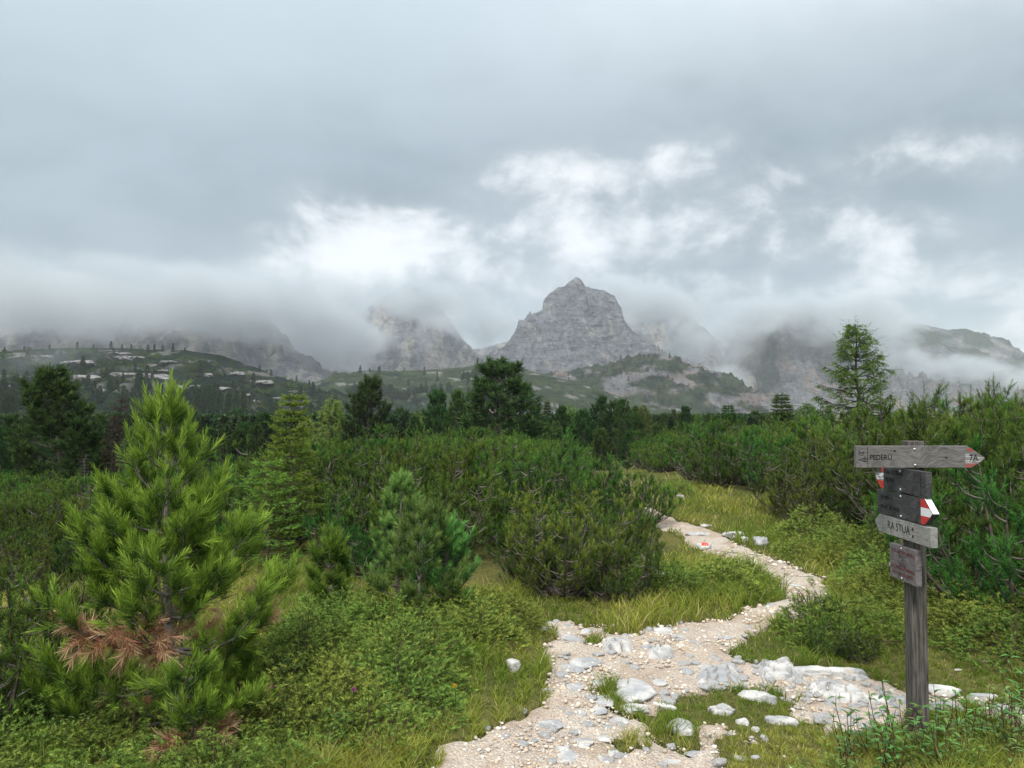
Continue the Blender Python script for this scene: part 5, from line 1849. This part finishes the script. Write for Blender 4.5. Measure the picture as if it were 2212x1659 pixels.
# ------------------------------------------------------------------ grass
def grass():
    rng = np.random.default_rng(55)
    XS, YS = [], []
    tot = 0
    while tot < 115000:
        qx = rng.uniform(-250, 2460, 40000)
        qy = 1010 + 800 * rng.random(40000) ** 0.8
        m = inpoly(qx, qy, CLEARING)
        qx, qy = qx[m], qy[m]
        a, f, u = ray(qx, qy)
        t = np.full(len(qx), 6.0)
        for _ in range(30):
            z = h0(a * t, f * t)
            t = np.clip(0.5 * t + 0.5 * (z - EYE) / u, 1, 26)
        X, Y = a * t, f * t
        k = ~gravel_at(X, Y)
        d = fbm(X * 2.2, Y * 2.2, 6.6, 3)
        k &= rng.random(len(X)) < 0.9 + 0.9 * d
        k &= (Y < 24) & (Y > 2.4)
        XS.append(X[k]); YS.append(Y[k]); tot += k.sum()
    X, Y = np.concatenate(XS)[:115000], np.concatenate(YS)[:115000]
    # gather blades into tufts
    cxi, cyi = np.floor(X / 0.13).astype(int), np.floor(Y / 0.13).astype(int)
    hh_ = _prm[(_prm[cxi & 511] + (cyi & 511))]
    tx, ty = (cxi + (hh_ % 23) / 22.0) * 0.13, (cyi + (hh_ % 19) / 18.0) * 0.13
    X = X * 0.62 + tx * 0.38
    Y = Y * 0.62 + ty * 0.38
    N = len(X)
    Z = h(X, Y) - 0.01
    patch = fbm(X * 0.7, Y * 0.7, 2.2, 3)
    tall = S((fbm(X * 1.1, Y * 1.1, 12.0, 3) + 0.1) * 2)
    # trampled short turf near the trail, the rocks and right of the post
    q = project(X, Y, Z)
    short = inpoly(q[0], q[1], [(1600, 1370), (1760, 1380), (1960, 1400), (2300, 1400), (2300, 1560), (1960, 1500), (1870, 1450), (1600, 1425)]) | inpoly(q[0], q[1], [(1400, 1480), (1780, 1480), (1780, 1700), (1300, 1700), (1300, 1500)])
    L = (0.06 + 0.11 * tall) * rng.uniform(0.6, 1.4, N) * np.where(short, 0.62, 1.0)
    L *= np.clip(Y / 6.0, 1.0, 1.35)
    W = 0.0035 * np.clip(Y / 3.6, 1.0, 4.0) * rng.uniform(0.7, 1.3, N)
    az = rng.random(N) * 6.28
    lean = rng.uniform(0.15, 0.8, N)
    d = np.stack([np.cos(az) * lean, np.sin(az) * lean, np.ones(N)], 1)
    d = nrmz(d)
    sd = np.stack([-np.sin(az), np.cos(az), np.zeros(N)], 1)
    rot = rng.random(N) * 3.14
    sd = sd * np.cos(rot)[:, None] + np.cross(d, sd) * np.sin(rot)[:, None]
    b = np.stack([X, Y, Z], 1)
    mid = b + d * (L * 0.55)[:, None]
    tip = mid + (d + np.stack([np.cos(az), np.sin(az), -np.ones(N) * 0.7], 1) * rng.uniform(0.1, 0.7, N)[:, None]) * (L * 0.5)[:, None]
    w = (W * 0.5)[:, None]
    V = np.stack([b - sd * w, b + sd * w, mid + sd * w * 0.8, mid - sd * w * 0.8, tip], 1).reshape(-1, 3)
    i = np.arange(N)[:, None] * 5
    F4 = i + np.array([[0, 1, 2, 3]])
    F3 = i + np.array([[3, 2, 4]])
    g1, g2, g3 = np.array([0.17, 0.245, 0.032]), np.array([0.47, 0.455, 0.085]), np.array([0.54, 0.45, 0.21])
    f = S((patch + 0.15) * 1.6)[:, None] * rng.uniform(0.3, 1.0, (N, 1))
    c = g1 * (1 - f) + g2 * f
    dry = (rng.random(N) < 0.06 + 0.10 * S(patch * 2))[:, None]
    c = np.where(dry, g3, c) * rng.uniform(0.75, 1.2, (N, 1))
    me = mesh_np('grass', V, [F4, F3], [M_GRASS], col=np.repeat(c, 5, 0))
    tag(obj('grass', me), 'green and yellowing alpine grass', None, None, 'stuff')


grass()


def turf():
    """Short trodden turf: tiny single-triangle blades."""
    rng = np.random.default_rng(57)
    XS, YS, tot = [], [], 0
    while tot < 170000:
        X = rng.uniform(-3.5, 7.5, 60000)
        Y = rng.uniform(2.5, 14.0, 60000)
        k = rng.random(60000) < (3.4 / Y) ** 1.4
        X, Y = X[k], Y[k]
        q = project(X, Y, h0(X, Y))
        k = inpoly(q[0], q[1], CLEARING) & ~gravel_at(X, Y) & (np.abs(X) < 0.85 * Y)
        XS.append(X[k]); YS.append(Y[k]); tot += k.sum()
    X, Y = np.concatenate(XS)[:170000], np.concatenate(YS)[:170000]
    N = len(X)
    Z = h(X, Y) - 0.004
    az = rng.random(N) * 6.28
    L = rng.uniform(0.018, 0.045, N) * np.clip(Y / 5, 1, 1.8)
    W = rng.uniform(0.0022, 0.004, N) * np.clip(Y / 4, 1, 2.5)
    ln = rng.uniform(0.2, 1.3, N)
    d = nrmz(np.stack([np.cos(az) * ln, np.sin(az) * ln, np.ones(N)], 1))
    sd = np.stack([-np.sin(az), np.cos(az), np.zeros(N)], 1) * W[:, None]
    b = np.stack([X, Y, Z], 1)
    V = np.stack([b - sd * 0.5, b + sd * 0.5, b + d * L[:, None]], 1).reshape(-1, 3)
    f = S((fbm(X * 1.1, Y * 1.1, 2.9, 3) + 0.2) * 1.5)[:, None] * rng.uniform(0.2, 1, (N, 1))
    c = np.array([0.15, 0.21, 0.03]) * (1 - f) + np.array([0.42, 0.39, 0.085]) * f
    c = np.where((rng.random(N) < 0.12)[:, None], np.array([0.46, 0.37, 0.18]), c) * rng.uniform(0.6, 1.25, (N, 1))
    me = mesh_np('turf', V, np.arange(N * 3).reshape(-1, 3), [M_GRASS], col=np.repeat(c, 3, 0))
    tag(obj('turf', me), 'short trodden turf beside the trail', None, None, 'stuff')


turf()


# ------------------------------------------------------------------ leafy herbs
def herb(seed, H=0.34, leaves=34, stems=4, ll=0.055, red=0.2):
    rng = np.random.default_rng(seed)
    gs, gl = Geo(), Geo()
    for s in range(stems):
        az = rng.random() * 6.28
        p = curve_up((rng.normal() * 0.03, rng.normal() * 0.03, 0), az, H * rng.uniform(0.7, 1.1), 1.1, 1.45, 6, rng, 0.1)
        tube(gs, p, np.linspace(0.003, 0.0015, 6), 4, col=(0.12, 0.05, 0.035))
        for i in range(leaves // stems):
            t = rng.uniform(0.2, 1.0)
            b = np.array([np.interp(t, np.linspace(0, 1, 6), p[:, e]) for e in range(3)])
            a = i * 2.4 + rng.normal() * 0.3
            d = nrmz(np.array([math.cos(a), math.sin(a), rng.uniform(0.0, 0.7)]))
            sd = nrmz(np.cross(d, (0, 0, 1)))
            up = np.cross(sd, d)
            L, W = ll * rng.uniform(0.7, 1.2), ll * 0.36 * rng.uniform(0.8, 1.2)
            V = np.array([b, b + d * L * 0.35 + sd * W * 0.45 + up * 0.006, b + d * L * 0.7 + sd * W * 0.38, b + d * L - up * 0.008, b + d * L * 0.7 - sd * W * 0.38, b + d * L * 0.35 - sd * W * 0.45 + up * 0.006, b + d * L * 0.5])
            c = np.array([0.13, 0.25, 0.06]) * rng.uniform(0.7, 1.35)
            if rng.random() < red * 0.15:
                c = np.array([0.20, 0.14, 0.05])
            gl.add(V, F3=[(0, 1, 6), (1, 2, 6), (2, 3, 6), (3, 4, 6), (4, 5, 6), (5, 0, 6)], col=c)
    return gs.mesh('herb_stems', [M_BARK]), gl.mesh('herb_leaves', [M_LEAF])


HB = [herb(300 + i, H=(0.34, 0.26, 0.40)[i]) for i in range(3)]
rng = np.random.default_rng(66)
herbs = [(1840, 1640), (1885, 1630), (1930, 1640), (1965, 1620), (2000, 1615), (2040, 1600), (2080, 1610), (2110, 1590), (2150, 1600), (2190, 1580), (2060, 1650), (2120, 1650), (2180, 1650), (1990, 1660), (1900, 1680),
         (2230, 1600), (2240, 1650), (1950, 1690), (2030, 1690), (2100, 1700), (2170, 1700), (2215, 1550), (1795, 1668), (1860, 1690), (2140, 1560)]
for i, (qx, qy) in enumerate(herbs):
    x, y, z = ground_hit(qx, qy)
    put_bush('leafy_herb', HB[i % 3], (x, y, z - 0.01), rng.random() * 6.28, rng.uniform(0.7, 1.1), 'leafy herb with thin reddish stems, ' + ('left of the signpost foot' if qx < 1930 else ('hiding the signpost foot' if qx < 2010 else ('right of the signpost foot' if qx < 2120 else 'near the right edge'))) + (', cut by the bottom edge' if qy > 1635 else ''), 'plant', 'herbs at the foot of the signpost')
herbs = [(620, 1600), (690, 1560), (750, 1620), (640, 1520), (800, 1560), (700, 1650), (160, 1640), (560, 1590), (600, 1480), (840, 1620), (30, 1640), (90, 1655)]
for i, (qx, qy) in enumerate(herbs):
    x, y, z = ground_hit(qx, qy)
    put_bush('leafy_herb', HB[i % 3], (x, y, z + 0.03), rng.random() * 6.28, rng.uniform(0.45, 0.7), 'small broad-leaved herb growing through the juniper near the foreground pine', 'plant', 'herbs near the foreground pine')


def flower(qx, qy, col, ht, label, name='wild_flower', rad=0.011):
    x, y, z = ground_hit(qx, qy)
    e = bpy.data.objects.new(name, None)
    COL.objects.link(e)
    e.location = (x, y, z)
    tag(e, label, 'flower')
    g = Geo()
    tube(g, [(0, 0, 0), (0.005, 0.003, ht * 0.6), (0.0, 0.0, ht)], (0.0025, 0.002, 0.002), 4, col=(0.08, 0.14, 0.03))
    obj('stem', g.mesh('flower_stem', [M_LEAF]), e)
    g = Geo()
    rng = np.random.default_rng(int(qx))
    needles(g, [(0, 0, ht - 0.004)], [(0, 0, 1)], [0.008], 46, rad, 0.004, 1.5, 0.2, rng, col, col)
    obj('bloom', g.mesh('flower_bloom', [M_LEAF]), e)


flower(763, 1608, (0.55, 0.12, 0.42), 0.26, 'pink round thistle-like bloom in the juniper near the bottom edge', rad=0.013)
flower(586, 1588, (0.55, 0.10, 0.33), 0.24, 'pink bloom beside the lower right of the foreground pine')
flower(22, 1478, (0.55, 0.12, 0.36), 0.30, 'pink bloom at the left edge among dwarf pine twigs')
flower(982, 1548, (0.75, 0.42, 0.02), 0.16, 'orange-yellow bloom in the juniper above the gravel edge')
flower(98, 1595, (0.75, 0.38, 0.02), 0.20, 'orange bloom under the left of the foreground pine')

# ------------------------------------------------------------------ pile of dead branches
bx, by, bz = ground_hit(2095, 1275)
rng = np.random.default_rng(71)
e = bpy.data.objects.new('dead_branch_pile', None)
COL.objects.link(e)
e.location = (bx, by, bz)
tag(e, 'tangle of bleached grey dead branches on the ground behind the signpost', 'branches')
for i in range(60):
    p = np.array([rng.normal() * 0.28, rng.normal() * 0.18, rng.uniform(0.02, 0.22)])
    g = Geo()
    tube(g, curve_up(p, rng.random() * 6.28, rng.uniform(0.25, 0.6), rng.normal() * 0.3, rng.normal() * 0.4, 6, rng, 0.25), np.linspace(0.009, 0.003, 6) * rng.uniform(0.6, 1.2), 4,
         col=np.array([0.36, 0.32, 0.29]) * rng.uniform(0.5, 1.1))
    obj('branch', g.mesh('dead_branch', [M_BARK]), e)


# ------------------------------------------------------------------ trees and outcrops on the hills
def far_conifer(seed, H=8.0, RR=1.5, prof=ovoid, spread=0.9):
    rng = np.random.default_rng(seed)
    g = Geo()
    tube(g, [(0, 0, -0.5), (0, 0, H * 0.5), (0, 0, H * 0.97)], (0.16, 0.1, 0.02), 5, col=(0.10, 0.09, 0.08), m=0)
    n = 260
    u = rng.random(n) ** 1.25
    a = rng.random(n) * 6.28
    r = RR * np.array([prof(x) for x in u]) * rng.uniform(0.35, 1.05, n)
    z = H * (0.06 + 0.94 * u)
    P = np.stack([r * np.cos(a), r * np.sin(a), z], 1)
    D = np.stack([np.cos(a) * spread, np.sin(a) * spread, rng.uniform(0.1, 0.9, n)], 1)
    needles(g, P, D, np.full(n, 0.30), 6, 0.42, 0.20, 1.1, 0.4, rng, (0.020, 0.045, 0.020), (0.050, 0.085, 0.030), m=1)
    return g.mesh('distant_conifer', [M_BARK, M_FAR])


FC = [far_conifer(400), far_conifer(401, RR=1.25), far_conifer(402, RR=1.6), far_conifer(403, prof=cone, RR=1.7, spread=1.3), far_conifer(404, prof=cone, RR=1.4, spread=1.3)]
rng = np.random.default_rng(88)


def hill_tree(surf, X, Y, s, label, group):
    if surf == 'rocky_hill' and 'slope' in label:
        f = X / Y
        label = label.replace('slope', ('upper' if Y > 400 else ('middle' if Y > 310 else 'lower')) + ' slope').replace('at left', ', ' + ('far left' if f < -0.52 else ('above the foreground pine' if f < -0.38 else ('left of the yellow-green spruce' if f < -0.28 else 'right of the yellow-green spruce'))))
        label = label.replace(' ,', ',')
    o = obj('distant_conifer', FC[int(rng.integers(5))], None, (X, Y, surf_z(surf, X, Y) - 0.3), rng.random() * 6.28, (s, s, s * rng.uniform(0.9, 1.15)))
    tag(o, label, 'tree', group)
    return o


hill_src = []
xs, ys, Zs = SURF['rocky_hill']
cnt = 0
while cnt < 150:
    Y = rng.uniform(232, 500)
    X = rng.uniform(-0.72, -0.13) * Y
    rel = (Y - 220) / 300
    if rng.random() > 1.05 - 0.95 * rel and cnt > 14:
        continue
    hill_src.append(hill_tree('rocky_hill', X, Y, rng.uniform(0.75, 1.3), 'small dark conifer on the slope of the rocky hill at left', 'conifers on the rocky hill'))
    cnt += 1
# trees standing out along the crest
for qx in (8, 50, 105, 165, 200, 238, 262, 282, 318, 332, 350, 372, 398, 560, 585, 640, 668, 690):
    X = (qx - 1106) / FQ * 517
    hill_tree('rocky_hill', X, 517, rng.uniform(0.45, 0.8), 'tiny conifer silhouetted on the crest of the rocky hill', 'conifers on the hill crest')
# meadow terrace
cnt = 0
while cnt < 70:
    Y = rng.uniform(640, 930)
    X = (rng.uniform(740, 1080) - 1106) / FQ * Y
    if rng.random() > 1.1 - (Y - 640) / 320:
        continue
    hill_tree('meadow_hill', X, Y, rng.uniform(0.8, 1.3), 'tiny conifer on the meadow terrace below the peak', 'conifers on the meadow terrace')
    cnt += 1
cnt = 0
while cnt < 60:
    Y = rng.uniform(1015, 1300)
    X = (rng.uniform(1190, 1500) - 1106) / FQ * Y
    if rng.random() > 1.1 - (Y - 1015) / 300:
        continue
    hill_tree('mountain_shoulder', X, Y, rng.uniform(0.8, 1.3), 'tiny conifer on the green shoulder right of the peak', 'conifers on the green shoulder')
    cnt += 1
# distant forest edge at the right
for i in range(95):
    qx = rng.uniform(1560, 2260)
    Y = rng.uniform(190, 270)
    X = (qx - 1106) / FQ * Y
    top = EYE + (887 - (878 + 10 * math.sin(qx / 60.0) + rng.uniform(0, 12) + (10 if qx < 1900 else 0))) / FQ * Y
    zb = float(h(X, Y)) - 0.3
    s = max((top - zb) / 8.0, 0.45)
    o = obj('distant_conifer', FC[int(rng.integers(5))], None, (X, Y, zb), rng.random() * 6.28, (s * 0.9, s * 0.9, s))
    tag(o, 'hazy conifer in the distant forest edge at the right', 'tree', 'distant forest edge at the right')
# the rest of the valley forest reads as one mass
pts, sc = [], []
while len(pts) < 4200:
    Y = 72 + 250 * rng.random() ** 1.3
    X = rng.uniform(-0.85, 0.85) * Y
    z = float(h(X, Y))
    if X < 0 and Y > 215:
        z = max(z, surf_z('rocky_hill', X, Y))
    lim = EYE + (887 - (893 if X < 0.35 * Y else 912)) / FQ * Y
    s = min(rng.uniform(0.7, 1.3), (lim - z) / 8.0)
    if s < 0.3:
        continue
    pts.append((X, Y, z - 0.3))
    sc.append(s)
k = 0
while k < 1500:
    Y = rng.uniform(225, 430)
    X = rng.uniform(-0.85, -0.10) * Y
    if fbm(X / 40, Y / 30, 3.0, 3) < -0.25 + (Y - 225) / 330:
        continue
    pts.append((X, Y, surf_z('rocky_hill', X, Y) - 0.3))
    sc.append(rng.uniform(0.6, 1.35))
    k += 1
k = 0
while k < 500:
    Y = rng.uniform(640, 860)
    X = (rng.uniform(700, 1300) - 1106) / FQ * Y
    if fbm(X / 70, Y / 50, 9.0, 3) < 0.0 + (Y - 640) / 400:
        continue
    pts.append((X, Y, surf_z('meadow_hill', X, Y) - 0.3))
    sc.append(rng.uniform(0.5, 1.2))
    k += 1
scatter('forest', pts, sc, rng.random(len(pts)) * 6.28, hill_src[:5], 'dark conifer forest filling the valley and lower slopes')

# low scrub on the hill, as one mass
pts, sc = [], []
while len(pts) < 2500:
    Y = rng.uniform(250, 522)
    X = rng.uniform(-0.85, -0.12) * Y
    if fbm(X / 20, Y / 14, 6.0, 3) < 0.02:
        continue
    pts.append((X, Y, surf_z('rocky_hill', X, Y) - 0.2))
    sc.append(rng.uniform(0.8, 2.0))
scatter('scrub', pts, sc, rng.random(len(pts)) * 6.28, srcs, 'dwarf pine scrub on the rocky hill')


def hill_rock_mesh(seed):
    me = rock_mesh(seed, 1.0, 0.6, 0.42, 4, 0.22, 0.6, M_OUT)
    me.polygons.foreach_set('use_smooth', np.zeros(len(me.polygons), bool))
    return me


def _out(t):
    tc = t.n('ShaderNodeTexCoord')
    n = t.noise(tc.outputs['Object'], 3.0, 6, 0.65, 0.5)
    c = t.mix(t.ramp(n, 0.35, 0.62), (0.075, 0.075, 0.075), (0.27, 0.26, 0.25))
    return c, n


M_OUT = solid('outcrop_rock', _out, 0.95, 0.05, (0.8, 0.3))
HR = [hill_rock_mesh(700 + i) for i in range(6)]
OUTC = [(105, 775, 60, 14), (165, 783, 110, 26), (245, 768, 80, 14), (275, 775, 90, 20), (330, 788, 40, 14), (75, 770, 50, 8), (55, 800, 40, 20), (95, 818, 60, 28), (175, 823, 90, 36), (255, 808, 40, 20), (310, 822, 150, 44),
        (390, 838, 60, 24), (365, 782, 50, 12), (350, 800, 40, 12), (480, 798, 60, 14), (505, 810, 60, 20), (560, 826, 80, 26), (440, 812, 50, 16), (420, 840, 60, 16), (470, 845, 90, 16), (520, 856, 60, 14), (540, 868, 50, 20),
        (600, 862, 50, 10), (655, 870, 40, 10), (480, 880, 30, 14), (595, 880, 60, 14), (35, 885, 30, 26), (20, 830, 40, 14), (130, 800, 30, 12), (215, 840, 40, 18), (640, 846, 40, 10), (230, 760, 60, 8)]
for (qx, qy, w, hh) in OUTC:
    best, by = 1e9, 400
    for Y in np.arange(240, 518, 4.0):
        X = (qx - 1106) / FQ * Y
        z = surf_z('rocky_hill', X, Y)
        q = project(np.array(X), np.array(Y), np.array(z))
        d = abs(float(q[1]) - qy)
        if d < best:
            best, by = d, Y
    X = (qx - 1106) / FQ * by
    m = by / FQ
    o = obj('limestone_outcrop', HR[int(rng.integers(6))], None, (X, by, surf_z('rocky_hill', X, by)), rng.uniform(-0.3, 0.3), (w * m * 0.42, w * m * 0.35, hh * m * 0.95))
    big_one = w >= 90
    tag(o, ('broad pale limestone outcrop' if big_one else 'small pale limestone outcrop') + ' on the wooded hill at left', 'rock', ('broad' if big_one else 'small') + ' outcrops on the rocky hill')


# ------------------------------------------------------------------ low cloud and haze
def low_cloud():
    BLOBS = [(60, 650, 1050, 480, 80, 240, 1.0), (330, 655, 1080, 260, 62, 220, 0.8), (500, 690, 1150, 130, 55, 150, 0.45), (690, 720, 1500, 170, 95, 220, 1.0), (600, 660, 1350, 240, 70, 220, 0.8),
             (890, 645, 1560, 180, 62, 150, 1.1), (860, 715, 1600, 110, 50, 120, 0.5), (1000, 670, 1800, 140, 75, 150, 0.9), (1070, 700, 1800, 100, 75, 120, 0.75), (1420, 660, 1900, 190, 75, 180, 1.05), (1520, 720, 2000, 120, 80, 140, 0.9), (1340, 630, 1950, 110, 50, 140, 0.9),
             (1470, 740, 1850, 70, 50, 90, 0.5), (1565, 810, 1850, 52, 70, 90, 0.8), (1535, 760, 1960, 100, 70, 130, 0.7), (1700, 672, 1960, 210, 42, 150, 1.1), (1640, 700, 1850, 60, 40, 80, 0.6),
             (1800, 705, 1900, 100, 45, 120, 0.8), (1880, 740, 2050, 85, 80, 140, 0.9), (1960, 800, 2100, 90, 60, 140, 0.9), (2080, 795, 2200, 170, 34, 140, 0.95), (2220, 815, 2200, 130, 32, 140, 0.85),
             (1240, 615, 1800, 200, 30, 140, 0.5), (1960, 705, 2300, 80, 45, 140, 0.7), (540, 800, 470, 150, 45, 70, 0.34), (250, 790, 460, 420, 50, 80, 0.26)]
    me = bpy.data.meshes.new('low_cloud')
    me.from_pydata([(0, 400, 100), (1, 400, 100), (0, 401, 100)], [], [(0, 1, 2)])
    o = obj('low_cloud', me)
    tag(o, 'grey cloud bank hanging over the mountains', None, None, 'stuff')
    ng = bpy.data.node_groups.new('low_cloud_nodes', 'GeometryNodeTree')
    ng.interface.new_socket('Geometry', in_out='INPUT', socket_type='NodeSocketGeometry')
    ng.interface.new_socket('Geometry', in_out='OUTPUT', socket_type='NodeSocketGeometry')
    t = NT(ng)
    go = t.n('NodeGroupOutput')
    pos = t.n('GeometryNodeInputPosition').outputs[0]
    acc = None
    for (qx, qy, D, rx, ry, dr, s) in BLOBS:
        X, Y, Z = at_depth(qx, qy, D)
        k = D / FQ
        df = t.vmath('SUBTRACT', pos, (X, Y, Z)).outputs[0]
        df = t.vmath('DIVIDE', df, (rx * k, dr, ry * k)).outputs[0]
        ln = t.t.nodes.new('ShaderNodeVectorMath')
        ln.operation = 'LENGTH'
        t.set(ln, 0, df)
        g = t.ramp(ln.outputs['Value'], 0.1, 1.35, s, 0.0)
        acc = g if acc is None else t.math('MAXIMUM', acc, g)
    n1 = t.noise(t.vmath('MULTIPLY', pos, (1.0, 0.6, 1.25)).outputs[0], 1 / 95.0, 7.0, 0.66, 0.6)
    n2 = t.noise(pos, 1 / 420.0, 2.0, 0.5, 0.0)
    nn = t.math('MULTIPLY_ADD', n1, 3.2, t.math('MULTIPLY_ADD', n2, 1.8, -2.45))
    d = t.math('ADD', acc, t.math('MULTIPLY', nn, 1.25))
    d = t.math('MULTIPLY', t.ramp(d, 0.30, 1.35), t.math('MINIMUM', t.math('MULTIPLY', acc, 6.0), 1.0))
    d = t.math('MULTIPLY', d, CLOUD_DENSITY)
    vc = t.n('GeometryNodeVolumeCube')
    t.set(vc, 'Density', d)
    vc.inputs['Background'].default_value = 0.0
    vc.inputs['Min'].default_value = (-1250, 380, 10)
    vc.inputs['Max'].default_value = (2000, 2700, 560)
    vc.inputs['Resolution X'].default_value = 440
    vc.inputs['Resolution Y'].default_value = 100
    vc.inputs['Resolution Z'].default_value = 92
    sm = t.n('GeometryNodeSetMaterial')
    t.set(sm, 'Geometry', vc.outputs[0])
    sm.inputs['Material'].default_value = M_CLOUD
    t.t.links.new(sm.outputs[0], go.inputs[0])
    md = o.modifiers.new('cloud', 'NODES')
    md.node_group = ng
    return o


def vol_mat(name, colr, dens, attr=True, aniso=0.0):
    m, t, out = new_mat(name)
    pv = t.n('ShaderNodeVolumePrincipled')
    pv.inputs['Color'].default_value = tuple(colr) + (1,)
    pv.inputs['Density'].default_value = dens
    pv.inputs['Anisotropy'].default_value = aniso
    if not attr:
        pv.inputs['Density Attribute'].default_value = ''
    t.t.links.new(pv.outputs[0], out.inputs['Volume'])
    return m


CLOUD_DENSITY = 0.020
M_CLOUD = vol_mat('cloud_mist', (0.75, 0.785, 0.815), 1.0)
low_cloud()

HAZE = 0.00013
M_HAZE = vol_mat('haze_air', (0.90, 0.95, 1.0), HAZE, False)
bm = bmesh.new()
bmesh.ops.create_cube(bm, size=1.0)
bmesh.ops.scale(bm, verts=bm.verts, vec=(19000, 19000, 640))
bmesh.ops.translate(bm, verts=bm.verts, vec=(0, 0, 270))
me = bpy.data.meshes.new('haze')
bm.to_mesh(me)
bm.free()
me.materials.append(M_HAZE)
tag(obj('haze', me), 'thin bluish air haze', None, None, 'stuff')
